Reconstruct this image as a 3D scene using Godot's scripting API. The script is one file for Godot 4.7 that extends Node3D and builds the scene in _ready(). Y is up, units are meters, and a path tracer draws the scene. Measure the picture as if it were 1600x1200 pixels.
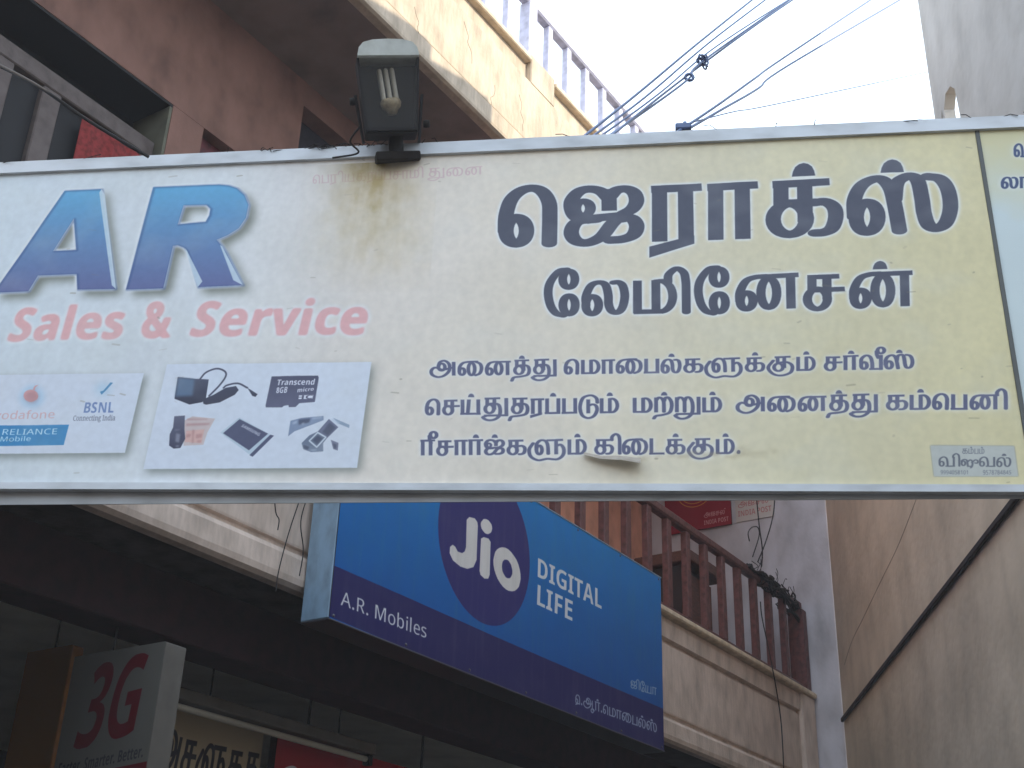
extends Node3D

# ---------------------------------------------------------------- print data (texture pixels of the sign faces)
const FONT := {
	"e": [110,["o",31,27,18,23],["s",12,26,13,53,22,81,40,97,61,101,78,94,89,75,90,50,88,3]],
	"ja": [146,["s",58,44,25,41,14,24,22,8,43,4,67,14,85,35,103,50,121,60,129,74,125,89,112,96,94,94,83,83],["l",81,93,81,62],["s",100,43,119,44,128,31,122,15,103,8,82,7],["s",44,43,24,48,15,62,15,79,28,94,47,98,67,93,81,79],["q",35,64,13,13],["l",22,44,106,49]],
	"ra": [94,["l",17,95,17,4],["l",6,93,88,94],["l",63,93,63,3],["p",77,9,77,-5,-1,-27,-1,-8,48,3]],
	"aa": [92,["l",15,95,15,4],["l",4,93,86,94],["l",62,93,62,4]],
	"ka": [142,["l",19,93,112,94],["l",30,93,30,59],["l",72,93,72,29],["o",45,31,29,27],["l",35,59,101,59],["s",88,58,107,59,122,49,125,32,118,13,104,6,89,5]],
	"sa_": [199,["o",36,31,19,26],["s",14,32,14,62,26,86,46,97,64,96,78,79,85,49,92,6],["s",85,60,89,88,100,98,114,101,126,92,132,62,135,35,142,14,156,8,172,17,181,43,178,74,165,94,143,99]],
	"la": [144,["o",31,27,19,26],["s",13,27,13,55,28,85,51,93,70,85,78,55,79,27,88,7,105,3,119,18,126,50,121,80,109,91,94,91]],
	"E": [109,["o",74,102,18,25],["o",74,27,18,27],["s",68,131,45,127,20,97,13,64,20,27,36,4,57,-3]],
	"ma": [136,["l",15,94,15,6],["l",8,6,87,6],["l",69,94,69,6],["s",69,93,92,93,111,77,118,49,111,23,94,8,76,6]],
	"i": [83,["s",12,93,14,116,37,133,58,121,64,95,65,58,65,5]],
	"na": [188,["o",35,27,18,23],["s",16,27,17,53,33,82,58,92,89,94],["o",97,47,22,41],["l",76,93,177,94],["l",158,94,158,5]],
	"cha": [122,["l",19,90,101,91],["l",28,90,28,56],["l",70,90,70,31],["o",43,29,28,28],["l",30,53,116,55]],
	"a": [193,["o",87,63,22,25],["s",63,70,76,99,109,106,138,81,138,37,105,4,61,-6,22,11,15,39,34,59,59,57,94,44,157,57],["l",169,94,169,6]],
	"ai": [184,["o",32,29,18,24],["s",13,29,16,62,37,88,74,96,132,98],["o",97,46,22,44],["s",125,96,156,81,165,48,153,15,125,2]],
	"tha": [135,["l",21,100,114,101],["l",33,100,33,61],["l",80,100,80,33],["o",48,33,28,28],["s",32,64,76,68,109,59,118,29,105,0,61,-11,13,-17,-1,-39]],
	"thu": [179,["l",20,102,115,104],["l",33,102,33,62],["l",80,102,80,35],["o",48,35,28,28],["s",32,66,77,70,108,61,118,29,111,-11,77,-35,33,-37,5,-20,26,-10],["l",15,-9,165,-7],["l",158,101,158,-5]],
	"pa": [110,["l",16,96,16,4],["l",4,4,99,5],["l",90,96,90,4]],
	"ta": [106,["l",15,100,15,4],["l",4,4,99,5]],
	"Ra": [132,["l",15,96,15,6],["s",17,82,31,98,51,93,63,72,65,37,65,6],["s",65,72,75,96,94,97,111,72,114,37,100,1,58,-14,15,-21,1,-37]],
	"Ru": [173,["l",15,96,15,6],["s",16,82,30,98,50,93,63,72,64,37,64,6],["s",64,72,75,96,95,97,111,72,116,30,108,-9,77,-35,35,-39,5,-21,21,-11],["l",11,-10,160,-8],["l",153,99,153,-7]],
	"du": [137,["s",125,69,120,97,95,115,63,115,28,97,11,41,25,-12,63,-31,102,-17,122,20,116,49,92,58,67,49],["l",65,87,65,4]],
	"lu": [260,["o",77,32,18,29],["s",58,32,60,70,85,94,118,90,133,62,136,6],["l",129,94,230,96],["l",188,94,188,7],["s",191,57,217,65,237,40,233,-1,195,-29,129,-26,70,-35,22,-11,11,35,37,76]],
	"ku": [195,["l",61,97,158,99],["l",77,97,77,59],["l",120,97,120,26],["o",82,28,29,26],["s",77,57,129,63,164,48,173,22,158,-11,103,-29,48,-18,15,26,48,74]],
	"va": [149,["o",30,29,18,24],["s",12,29,14,75,42,99,69,88,80,49,81,4],["l",65,4,142,4],["l",135,97,135,4]],
	"ya": [143,["l",15,93,15,6],["l",4,4,129,4],["l",57,93,49,6],["l",118,93,118,6]],
	"ri": [101,["l",16,97,16,4],["l",4,96,94,98],["l",68,97,68,4]],
	"ee": [84,["o",46,133,21,21],["s",19,128,21,102,30,80]],
	"Ae": [98,["o",30,28,18,24],["s",12,28,13,62,26,90,50,98,72,88,80,60,80,30,80,10],["l",16,5,82,5],["l",10,-14,52,4]],
	"A": [215,["o",87,63,22,25],["s",63,70,76,99,109,106,138,81,138,37,105,4,61,-6,22,11,15,39,34,59,59,57,94,44,157,57],["l",169,94,169,6],["s",168,8,182,-6,186,-26,170,-38,150,-30,148,-10,162,2,190,4,205,-10]],
	"sha": [155,["o",24,34,16,23],["s",8,34,10,60,31,73,53,65,59,34,63,2],["l",58,2,102,4],["s",62,51,84,69,102,51,100,7,88,-12],["s",97,42,128,69,150,56,142,35,124,38]],
	"dot": [0,["p",21,112,19,121,15,129,8,134,0,136,-8,134,-15,129,-19,121,-21,112]],
	".": [40,["p",6,12,12,24,22,26,31,20,32,8,25,0,14,0,7,4]],
	" ": [70],
}
const HEAD := [["e",1200.378,239.07,1.04,0.011,-0.046,-1.238],["ja",1316.988,242.757,1.026,0.011,-0.018,-1.229],["ra",1470.626,242.155,1.009,0.011,0.019,-1.219],["aa",1570.708,242.827,0.998,0.011,0.043,-1.212],["ka",1668.901,242.789,0.987,0.011,0.066,-1.205],["sa_",1809.251,245.794,0.971,0.011,0.099,-1.194],["dot",1736.116,249.929,0.979,0.01,0.082,-1.197],["dot",1885.968,249.764,0.962,0.01,0.116,-1.187]]
const HEAD2 := [["E",1285.05,383.6,0.598,0.002,-0.015,-0.695],["la",1350.929,386.056,0.594,0.002,-0.005,-0.691],["ma",1438.212,388.361,0.588,0.002,0.007,-0.687],["i",1492.251,390.38,0.584,0.002,0.014,-0.685],["E",1543.047,389.13,0.581,0.002,0.021,-0.683],["na",1610.784,388.222,0.603,0.002,0.032,-0.712],["cha",1723.8,391.244,0.595,0.002,0.048,-0.707],["na",1799.86,391.017,0.59,0.002,0.059,-0.704],["dot",1851.926,394.856,0.586,0.001,0.066,-0.701]]
const BODY := [
	["a",1090.018,497.756,0.255,0.004,-0.017,-0.279],
	["ai",1139.262,498.456,0.254,0.004,-0.014,-0.278],
	["na",1185.944,499.12,0.253,0.004,-0.012,-0.277],
	["tha",1233.378,499.794,0.251,0.004,-0.009,-0.277],
	["dot",1250.345,500.035,0.251,0.004,-0.008,-0.276],
	["thu",1267.277,500.276,0.25,0.004,-0.007,-0.276],
	["e",1321.568,501.047,0.259,0.004,-0.004,-0.275],
	["ma",1350.091,501.453,0.258,0.004,-0.002,-0.275],
	["aa",1385.221,501.952,0.257,0.004,-0.0,-0.274],
	["ai",1408.903,502.289,0.257,0.004,0.001,-0.274],
	["pa",1456.066,502.959,0.255,0.004,0.004,-0.273],
	["la",1484.135,503.358,0.254,0.004,0.005,-0.272],
	["dot",1502.456,503.619,0.254,0.004,0.006,-0.272],
	["ka",1520.737,503.878,0.253,0.004,0.007,-0.272],
	["lu",1556.674,504.389,0.252,0.004,0.009,-0.271],
	["ka",1622.072,505.319,0.25,0.004,0.013,-0.27],
	["dot",1639.842,505.571,0.25,0.004,0.014,-0.27],
	["ku",1657.573,505.823,0.249,0.004,0.015,-0.269],
	["ma",1706.076,506.513,0.248,0.004,0.018,-0.268],
	["dot",1722.923,506.752,0.247,0.004,0.019,-0.268],
	["cha",1750.356,507.142,0.259,0.004,0.02,-0.268],
	["ri",1781.934,507.591,0.258,0.004,0.022,-0.267],
	["dot",1794.97,507.776,0.257,0.004,0.023,-0.267],
	["va",1807.985,507.961,0.257,0.004,0.023,-0.267],
	["ee",1830.872,508.287,0.256,0.004,0.024,-0.266],
	["sa_",1846.265,508.505,0.256,0.004,0.025,-0.266],
	["dot",1871.728,508.867,0.255,0.004,0.027,-0.266],
	["e",1087.342,571.102,0.262,0.004,-0.018,-0.289],
	["cha",1116.22,571.53,0.262,0.004,-0.017,-0.288],
	["ya",1148.132,572.004,0.261,0.004,-0.015,-0.288],
	["dot",1166.778,572.281,0.26,0.004,-0.014,-0.287],
	["thu",1185.382,572.557,0.259,0.004,-0.012,-0.287],
	["tha",1231.777,573.245,0.258,0.004,-0.01,-0.286],
	["ra",1266.597,573.762,0.257,0.004,-0.007,-0.286],
	["pa",1290.756,574.121,0.256,0.004,-0.006,-0.285],
	["dot",1304.859,574.33,0.256,0.004,-0.005,-0.285],
	["pa",1318.938,574.539,0.255,0.004,-0.004,-0.285],
	["du",1347.025,574.956,0.254,0.004,-0.003,-0.284],
	["ma",1381.872,575.473,0.253,0.004,-0.0,-0.283],
	["dot",1399.114,575.729,0.253,0.004,0.001,-0.283],
	["ma",1436.367,576.282,0.259,0.004,0.003,-0.282],
	["Ra",1471.564,576.804,0.258,0.004,0.005,-0.282],
	["dot",1488.59,577.057,0.257,0.004,0.006,-0.281],
	["Ru",1505.581,577.309,0.257,0.004,0.007,-0.281],
	["ma",1549.951,577.967,0.255,0.004,0.009,-0.28],
	["dot",1567.325,578.225,0.255,0.004,0.01,-0.28],
	["a",1603.992,578.769,0.264,0.004,0.013,-0.279],
	["ai",1654.906,579.525,0.262,0.004,0.016,-0.278],
	["na",1703.149,580.241,0.261,0.004,0.018,-0.278],
	["tha",1752.146,580.968,0.259,0.004,0.021,-0.277],
	["dot",1769.665,581.228,0.259,0.004,0.022,-0.276],
	["thu",1787.146,581.488,0.258,0.004,0.023,-0.276],
	["ka",1842.347,582.307,0.263,0.004,0.026,-0.275],
	["ma",1879.646,582.86,0.262,0.004,0.028,-0.274],
	["dot",1897.446,583.125,0.261,0.004,0.029,-0.274],
	["e",1915.207,583.388,0.26,0.004,0.03,-0.274],
	["pa",1943.853,583.813,0.259,0.004,0.032,-0.273],
	["na",1972.397,584.237,0.259,0.004,0.034,-0.273],
	["i",2012.702,584.835,0.257,0.004,0.036,-0.272],
	["ri",1084.522,645.536,0.257,0.004,-0.018,-0.28],
	["ee",1095.082,645.698,0.257,0.004,-0.018,-0.28],
	["cha",1110.511,645.934,0.256,0.004,-0.017,-0.279],
	["aa",1141.794,646.412,0.255,0.004,-0.015,-0.279],
	["ri",1165.306,646.772,0.255,0.004,-0.013,-0.278],
	["dot",1178.184,646.969,0.254,0.004,-0.013,-0.278],
	["ja",1191.041,647.166,0.254,0.004,-0.012,-0.278],
	["dot",1209.591,647.449,0.253,0.004,-0.011,-0.278],
	["ka",1228.1,647.732,0.253,0.004,-0.01,-0.277],
	["lu",1263.983,648.281,0.252,0.004,-0.007,-0.277],
	["ma",1329.277,649.28,0.25,0.004,-0.004,-0.276],
	["dot",1346.268,649.54,0.249,0.004,-0.003,-0.275],
	["ka",1372.637,649.943,0.244,0.004,-0.001,-0.275],
	["i",1399.481,650.354,0.243,0.004,0.001,-0.274],
	["ai",1418.219,650.641,0.243,0.004,0.002,-0.274],
	["ta",1462.821,651.323,0.241,0.004,0.004,-0.273],
	["ka",1488.403,651.714,0.241,0.004,0.006,-0.273],
	["dot",1505.493,651.976,0.24,0.004,0.007,-0.272],
	["ku",1522.547,652.236,0.239,0.004,0.008,-0.272],
	["ma",1569.2,652.95,0.238,0.004,0.01,-0.271],
	["dot",1585.405,653.198,0.238,0.004,0.011,-0.271],
	[".",1601.577,653.445,0.237,0.004,0.012,-0.271]]
const DEDICATION := [["e",841.032,82.747,0.154,-0.002,-0.02,-0.193],["pa",858.032,82.544,0.154,-0.002,-0.02,-0.192],["ra",875.004,82.342,0.154,-0.002,-0.019,-0.192],["i",889.485,82.169,0.154,-0.002,-0.018,-0.192],["ya",902.254,82.016,0.153,-0.002,-0.018,-0.192],["ka",924.218,81.754,0.153,-0.002,-0.017,-0.192],["ra",945.982,81.495,0.153,-0.002,-0.016,-0.192],["pa",960.363,81.323,0.153,-0.002,-0.016,-0.191],["dot",968.768,81.223,0.152,-0.002,-0.015,-0.191],["pa",977.167,81.122,0.152,-0.002,-0.015,-0.191],["cha",993.943,80.922,0.152,-0.002,-0.014,-0.191],["aa",1012.518,80.7,0.152,-0.002,-0.014,-0.191],["ma",1026.502,80.533,0.152,-0.002,-0.013,-0.191],["i",1042.288,80.345,0.151,-0.002,-0.013,-0.191],["thu",1061.224,80.119,0.191,-0.002,-0.012,-0.191],["ai",1095.371,79.711,0.19,-0.002,-0.011,-0.19],["na",1130.354,79.294,0.189,-0.002,-0.009,-0.19]]
const STICKER := [["va",1913.991,681.821,0.175,0.003,0.019,-0.164],["i",1934.49,682.218,0.175,0.003,0.019,-0.164],["sha",1947.95,682.479,0.174,0.003,0.02,-0.164],["va",1974.975,683.004,0.174,0.003,0.021,-0.163],["la",2000.863,683.506,0.173,0.003,0.022,-0.163],["dot",2013.342,683.748,0.173,0.003,0.022,-0.163]]
const STICKER2 := [["ka",1952.469,660.712,0.067,0.001,0.011,-0.088],["ma",1961.934,660.909,0.066,0.001,0.011,-0.088],["dot",1966.462,661.003,0.066,0.001,0.011,-0.088],["pa",1970.988,661.098,0.066,0.001,0.011,-0.088],["ma",1978.303,661.25,0.066,0.001,0.011,-0.088],["dot",1982.822,661.344,0.066,0.001,0.011,-0.088]]
const STICKERBOX := [1906,646,2033,649,2032,700,1906,698]
const STICKERNUM := [[1917,688,1958,689,1957,696,1916,695],[1981,689,2023,690,2022,697,1980,697]]
const RIGHTRUN := [["va",50.168,93.529,0.184,0.011,0.038,-0.272],["la",20.149,157.936,0.213,0.011,0.032,-0.239],["aa",50.823,159.591,0.212,0.011,0.033,-0.239]]
const LETTERA := [[348,73,423,73,491,299,418,298,410,264,334,264,322,298,254,298],[380,139,399,211,353,211]]
const LETTERR := [[527,74,657,75,677,78,694,85,711,101,722,124,721,153,710,176,691,191,671,201,684,216,694,231,734,301,650,303,618,224,610,215,597,209,588,210,584,302,512,301],[595,120,640,121,649,130,649,145,644,160,590,163]]
const FACETS := [[423,73,432,86,492,299,483,291,420,81],[684,216,734,301,715,290,679,212],[618,224,657,291,650,303,612,216]]
const SALES := [311,331,521,331,520,405,304,405]
const AMP := [555,331,609,330,613,405,559,406]
const SERVICE := [661,330,975,337,969,412,649,405]
const CARD1 := [228,471,576,476,568,630,229,626]
const CARD2 := [616,460,987,467,979,666,606,661]
const RELBOX := [252,572,456,574,454,613,252,612]
const RELTXT := [336,580,436,581,437,592,336,591]
const MOBTXT := [335,594,390,594,391,604,335,604]
const VODTXT := [313,544,424,544,426,561,313,561]
const BSNLTXT := [478,531,531,532,533,553,478,552]
const CONTXT := [461,556,538,557,539,571,462,570]
const VODRING := [398,518,399,525,397,531,393,535,387,538,380,539,373,538,366,535,360,530,356,524,353,517,353,510,355,504,359,499,364,496,371,495,378,497,385,500,391,505,396,511]
const VODDROP := [387,516,387,520,386,523,383,525,380,527,376,528,371,527,367,525,363,522,361,519,359,515,359,511,360,508,363,505,366,504,370,503,375,504,379,506,383,509,385,512]
const VODTAIL := [374,503,376,496,383,494,378,499,378,505]
const BSNLGLOBE := [519,505,519,509,518,512,515,515,512,517,508,517,504,517,500,515,496,512,494,508,492,504,492,501,493,497,496,495,499,493,503,492,508,493,512,495,515,498,518,501]
const BSNLARROW := [501,511,505,517,510,511,522,494,517,493,507,509]
const CHARGER := [[640,486,673,491,698,493,698,531,692,537,670,541,641,529],[692,532,711,523,731,510,749,507,755,515,749,524,724,538,700,542,695,540],[770,511,778,516,790,524,787,529,781,527]]
const CHARGERTOP := [642,488,672,492,673,524,642,525]
const CORDS := [[682,492,691,479,709,472,724,477,728,487,719,505,703,525],[727,510,733,505,752,502,770,511]]
const MICROSD := [811,490,894,491,896,495,894,542,867,544,861,551,849,551,848,547,840,548,837,551,808,550,807,546]
const SDTXT := [[823,496,890,497,889,509,822,508],[823,512,843,511,842,523,823,523],[861,514,890,513,889,520,861,523],[861,529,890,528,889,536,861,536]]
const USBSTICK := [[646,563,665,562,668,588,672,606,666,623,654,624,645,618,643,597,647,584]]
const NOTES := [[666,571,679,564,720,569,710,595,706,618,671,619],[672,591,704,589,702,615,672,612]]
const BATTERY := [[763,568,821,601,793,640,733,596],[764,571,818,600,788,630,738,597],[822,602,829,604,796,642,790,639]]
const BATTXT := [772,581,805,599,802,604,768,585]
const PHONES := [[855,577,874,572,912,569,913,577,894,585,864,597,854,606],[922,575,940,591,922,611,905,598],[891,605,905,598,922,611,907,634,888,628,879,619],[929,573,959,587,959,593,939,584],[929,614,943,620,943,634,935,631],[879,619,907,628,916,617,918,635,897,636,883,630]]
const PHONELINES := [[892,615,905,600,920,609,906,627,892,615]]
const NOTEMARKS := [[670,568,707,569,706,571,670,571],[670,577,712,577,711,581,670,582],[682,589,686,589,688,615,685,615],[690,598,701,597,701,605,691,606],[673,597,681,597,681,603,673,604],[694,609,702,609,701,614,694,614]]
const USBMARKS := [[651,588,661,588,660,589,651,590],[654,595,662,597,662,613,655,611],[657,618,663,618,663,621,657,621]]
const PHONEMARKS := [[869,575,890,573,888,581,870,585],[924,582,936,592,923,606,913,599],[897,614,906,605,915,611,906,622],[933,620,940,623,940,631,936,630],[882,622,893,626,891,632,884,629]]
const PHONELIGHTS := [[859,580,867,577,866,582,860,584],[893,572,910,571,909,573,893,575],[925,576,939,586,942,583,930,575],[875,582,880,581,880,584,876,585],[896,631,907,631,906,633,897,633]]
const BLOTCH := [1092,158]
const JJ := [315,105,322,98,338,95,346,99,348,105,349,165,341,180,324,188,304,190,283,186,273,177,273,166,280,160,287,161,295,167,307,166,314,161,317,153]
const JI := [[359,124,367,119,381,117,388,121,389,179,385,187,374,190,362,187,359,181],[390,92,391,96,390,100,388,104,384,107,379,110,374,111,369,111,364,109,360,107,357,103,356,99,357,95,360,92,363,88,368,86,373,85,379,85,384,87,388,89]]
const JO := [[481,142,484,150,485,158,483,166,480,174,474,180,467,185,459,188,449,190,440,190,430,188,421,184,413,179,407,173,402,166,399,158,398,150,400,142,403,134,408,128,415,123,424,119,433,117,443,117,452,119,461,123,470,128,476,134],[457,149,458,152,458,156,457,159,455,162,453,165,450,167,447,168,443,169,439,169,436,168,433,166,430,164,427,161,426,158,425,154,425,151,426,147,427,144,430,141,433,139,436,138,440,137,443,137,447,138,450,140,453,142,455,145]]
const JDIG := [540,102,771,98,771,135,540,138]
const JLIFE := [541,152,663,149,662,187,540,189]
const JNAME := [20,310,224,306,225,329,21,332]
const JNAVY := [-13,280,167,279,404,279,689,277,1048,273,1043,369,-7,354]
const JTAMIL := [["ja",885.098,261.013,0.205,-0.015,0.003,-0.15],["i",908.105,259.288,0.208,-0.016,0.004,-0.151],["E",923.833,258.11,0.21,-0.016,0.004,-0.152],["ya",946.36,256.421,0.213,-0.016,0.005,-0.153],["aa",976.392,254.17,0.217,-0.016,0.006,-0.155],["Ae",674.962,334.012,0.202,-0.004,-0.003,-0.16],[".",694.458,333.594,0.205,-0.004,-0.003,-0.161],["A",702.487,333.422,0.206,-0.004,-0.002,-0.161],["ri",746.371,332.483,0.212,-0.005,-0.001,-0.164],["dot",756.86,332.259,0.213,-0.005,-0.001,-0.164],[".",767.42,332.033,0.215,-0.005,-0.0,-0.165],["e",775.834,331.853,0.216,-0.005,-0.0,-0.165],["ma",799.207,331.352,0.219,-0.005,0.001,-0.166],["aa",828.587,330.723,0.223,-0.005,0.001,-0.168],["ai",848.77,330.291,0.226,-0.005,0.002,-0.169],["pa",889.908,329.411,0.232,-0.005,0.004,-0.171],["la",915.004,328.874,0.236,-0.005,0.004,-0.173],["dot",931.64,328.518,0.238,-0.005,0.005,-0.173],["sa_",948.445,328.158,0.24,-0.005,0.005,-0.174],["dot",971.95,327.655,0.244,-0.005,0.006,-0.176]]
const JCIRCLE := [375,128,138]
const CABLES := [[[2.73,4.035,-1.618],[3.291,4.655,-1.697],[3.908,5.369,-1.737],[4.789,6.391,-1.763]],[[2.742,4.032,-1.603],[3.311,4.642,-1.681],[3.996,5.437,-1.716],[4.818,6.39,-1.687]],[[2.754,4.033,-1.58],[3.327,4.647,-1.638],[4.019,5.421,-1.698],[5.009,6.507,-1.634]],[[2.765,4.033,-1.56],[3.271,4.552,-1.636],[3.626,4.941,-1.653],[3.821,5.185,-1.673],[4.87,6.359,-1.624]],[[2.699,3.955,-1.544],[3.335,4.637,-1.642],[3.827,5.173,-1.683],[4.318,5.739,-1.631],[5.016,6.511,-1.601]],[[2.859,4.04,-1.368],[3.445,4.603,-1.467],[4.024,5.179,-1.536],[4.6,5.754,-1.596],[6.094,7.38,-1.309]],[[2.865,4.038,-1.36],[3.461,4.593,-1.45],[4.053,5.146,-1.536],[4.629,5.721,-1.597],[6.166,7.313,-1.261]],[[2.939,4.131,-1.328],[3.486,4.583,-1.411],[4.119,5.089,-1.49],[5.723,6.304,-1.168]]]
const KNOTS := [[3.82,5.183,-1.679],[3.624,4.943,-1.652],[2.971,4.15,-1.376]]
const WIRES := [[[3.152,3.303,-3.0],[3.106,3.13,-3.0],[3.078,2.982,-3.0],[3.075,2.902,-3.0]],[[2.996,3.246,-2.99],[3.019,3.17,-2.99],[3.039,3.149,-2.99],[3.039,3.111,-2.99]],[[3.202,3.312,-3.02],[3.179,3.194,-3.02],[3.208,3.095,-3.02],[3.203,2.999,-3.02]]]
const PWIRES := [[[7.35,4.799,-2.99],[7.371,4.562,-2.99],[7.401,4.406,-2.99],[7.373,4.282,-2.99]],[[7.663,4.909,-2.98],[7.599,4.703,-2.98],[7.449,4.476,-2.98],[7.29,4.285,-2.98]],[[7.197,4.393,-2.99],[7.183,4.444,-2.99],[7.251,4.505,-2.99],[7.347,4.536,-2.99],[7.359,4.48,-2.99],[7.235,4.303,-2.99]],[[7.344,4.044,-3.0],[7.357,3.941,-3.0],[7.455,3.718,-3.0],[7.546,3.448,-3.0],[7.569,3.258,-3.0],[7.559,3.009,-3.0]]]
const LEFTWIRE := [[1.03,3.242,-1.951],[1.32,3.49,-2.219],[1.485,3.511,-2.243],[1.647,3.5,-2.213]]

# ---------------------------------------------------------------- a sheet of print: polygons, pen strokes and type drawn into an image
class Print:
	var w: int
	var h: int
	var rgb := PackedByteArray()
	var mask := PackedFloat32Array()
	var bx0 := 1 << 20
	var by0 := 1 << 20
	var bx1 := -1
	var by1 := -1

	func _init(ww: int, hh: int, base: Color):
		w = ww; h = hh
		rgb.resize(w * h * 3)
		mask.resize(w * h)
		var r := int(base.r8); var g := int(base.g8); var b := int(base.b8)
		for i in w * h:
			rgb[i * 3] = r; rgb[i * 3 + 1] = g; rgb[i * 3 + 2] = b

	func poly(pts: PackedVector2Array, add := false) -> void:
		rings([pts], add)

	func rings(list: Array, add := false) -> void:
		var lo := Vector2(1e9, 1e9); var hi := Vector2(-1e9, -1e9)
		for ring in list:
			for p in ring:
				lo = lo.min(p); hi = hi.max(p)
		var xa := maxi(0, int(lo.x) - 1); var xb := mini(w - 1, int(hi.x) + 1)
		var ya := maxi(0, int(lo.y) - 1); var yb := mini(h - 1, int(hi.y) + 1)
		if xa > xb or ya > yb:
			return
		bx0 = mini(bx0, xa); bx1 = maxi(bx1, xb); by0 = mini(by0, ya); by1 = maxi(by1, yb)
		var row := PackedFloat32Array()
		row.resize(xb - xa + 2)
		for y in range(ya, yb + 1):
			row.fill(0.0)
			var any := false
			for sub in 4:
				var yy := y + (sub + 0.5) * 0.25
				var xs := PackedFloat32Array()
				for ring in list:
					var n: int = ring.size()
					var p: Vector2 = ring[n - 1]
					for q: Vector2 in ring:
						if (p.y <= yy) != (q.y <= yy):
							xs.append(p.x + (yy - p.y) / (q.y - p.y) * (q.x - p.x))
						p = q
				if xs.size() < 2:
					continue
				any = true
				xs.sort()
				for k in range(0, xs.size() - 1, 2):
					var a := clampf(xs[k] - xa, 0.0, float(xb - xa + 1)); var b := clampf(xs[k + 1] - xa, 0.0, float(xb - xa + 1))
					var ia := int(a); var ib := int(b)
					if ia == ib:
						row[ia] += 0.25 * (b - a)
					else:
						row[ia] += 0.25 * (ia + 1 - a)
						for i in range(ia + 1, ib):
							row[i] += 0.25
						row[ib] += 0.25 * (b - ib)
			if any:
				var o := y * w + xa
				for i in xb - xa + 1:
					var c := row[i]
					if c > 0.0:
						mask[o + i] = minf(1.0, mask[o + i] + c) if add else maxf(mask[o + i], minf(1.0, c))

	# a pen stroke: every segment is swept with an elliptical nib (rx wide, ry high), in a local frame O, U, V
	func stroke(pts: Array, rx: float, ry: float, butt: bool, o: Vector2, u: Vector2, v: Vector2) -> void:
		for i in pts.size() - 1:
			var a: Vector2 = pts[i]; var b: Vector2 = pts[i + 1]
			var d := Vector2((b.x - a.x) / rx, (b.y - a.y) / ry)
			if d.length() < 0.0001:
				continue
			d = d.normalized()
			var out := PackedVector2Array()
			if butt:
				var e := (b - a).normalized() * minf(rx, ry) * 0.6
				var nn := Vector2(-d.y * rx, d.x * ry)
				for q in [a - e + nn, a - e - nn, b + e - nn, b + e + nn]:
					out.append(o + u * q.x + v * q.y)
			else:
				var ang := d.angle()
				for k in 9:
					var t := ang + PI * 0.5 + PI * k / 8.0
					var q := a + Vector2(cos(t) * rx, sin(t) * ry)
					out.append(o + u * q.x + v * q.y)
				for k in 9:
					var t := ang - PI * 0.5 + PI * k / 8.0
					var q := b + Vector2(cos(t) * rx, sin(t) * ry)
					out.append(o + u * q.x + v * q.y)
			poly(out)

	static func smooth(p: Array, steps := 6) -> Array:
		var q := [p[0] * 2.0 - p[1]] + p + [p[-1] * 2.0 - p[-2]]
		var out := []
		for i in range(1, q.size() - 2):
			for k in steps:
				var t := float(k) / steps
				var a: Vector2 = q[i - 1]; var b: Vector2 = q[i]; var c: Vector2 = q[i + 1]; var d: Vector2 = q[i + 2]
				out.append(0.5 * (2.0 * b + (c - a) * t + (2.0 * a - 5.0 * b + 4.0 * c - d) * t * t + (3.0 * b - a - 3.0 * c + d) * t * t * t))
		out.append(p[-1])
		return out

	func tamil(font: Dictionary, run: Array, rx := 13.0, ry := 6.5) -> void:
		for e in run:
			var o := Vector2(e[1], e[2]); var u := Vector2(e[3], e[4]); var v := Vector2(e[5], e[6])
			var gl: Array = font[e[0]]
			for k in range(1, gl.size()):
				var s: Array = gl[k]
				var kind: String = s[0]
				var pts := []
				var thin := 1.0
				if kind == "o" or kind == "q":
					for j in 25:
						pts.append(Vector2(s[1] + s[3] * cos(j * PI / 12.0), s[2] + s[4] * sin(j * PI / 12.0)))
					if kind == "q":
						thin = 0.72
				else:
					for j in range(1, s.size(), 2):
						pts.append(Vector2(s[j], s[j + 1]))
				if kind == "s":
					pts = smooth(pts)
				if kind == "p":
					var ring := PackedVector2Array()
					for q in pts:
						ring.append(o + u * q.x + v * q.y)
					poly(ring)
				else:
					stroke(pts, rx * thin, ry * thin, kind == "l", o, u, v)

	# type set into a four-cornered box (top left, top right, bottom right, bottom left)
	func type(text: String, font: Font, box: Array) -> void:
		var t := TextMesh.new()
		t.font = font; t.text = text; t.depth = 0.0; t.font_size = 64; t.pixel_size = 1.0; t.curve_step = 2.0
		var vs: PackedVector3Array = t.surface_get_arrays(0)[Mesh.ARRAY_VERTEX]
		var ix: PackedInt32Array = t.surface_get_arrays(0)[Mesh.ARRAY_INDEX]
		var lo := Vector3(1e9, 1e9, 0); var hi := Vector3(-1e9, -1e9, 0)
		for q in vs:
			lo = lo.min(q); hi = hi.max(q)
		var tl := Vector2(box[0], box[1]); var tr := Vector2(box[2], box[3]); var br := Vector2(box[4], box[5]); var bl := Vector2(box[6], box[7])
		for i in range(0, ix.size(), 3):
			var tri := PackedVector2Array()
			for k in 3:
				var q := vs[ix[i + k]]
				var a := (q.x - lo.x) / (hi.x - lo.x); var b := (hi.y - q.y) / (hi.y - lo.y)
				tri.append(tl.lerp(tr, a).lerp(bl.lerp(br, a), b))
			poly(tri, true)

	static func ring_of(flat: Array) -> PackedVector2Array:
		var out := PackedVector2Array()
		for i in range(0, flat.size(), 2):
			out.append(Vector2(flat[i], flat[i + 1]))
		return out

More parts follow.
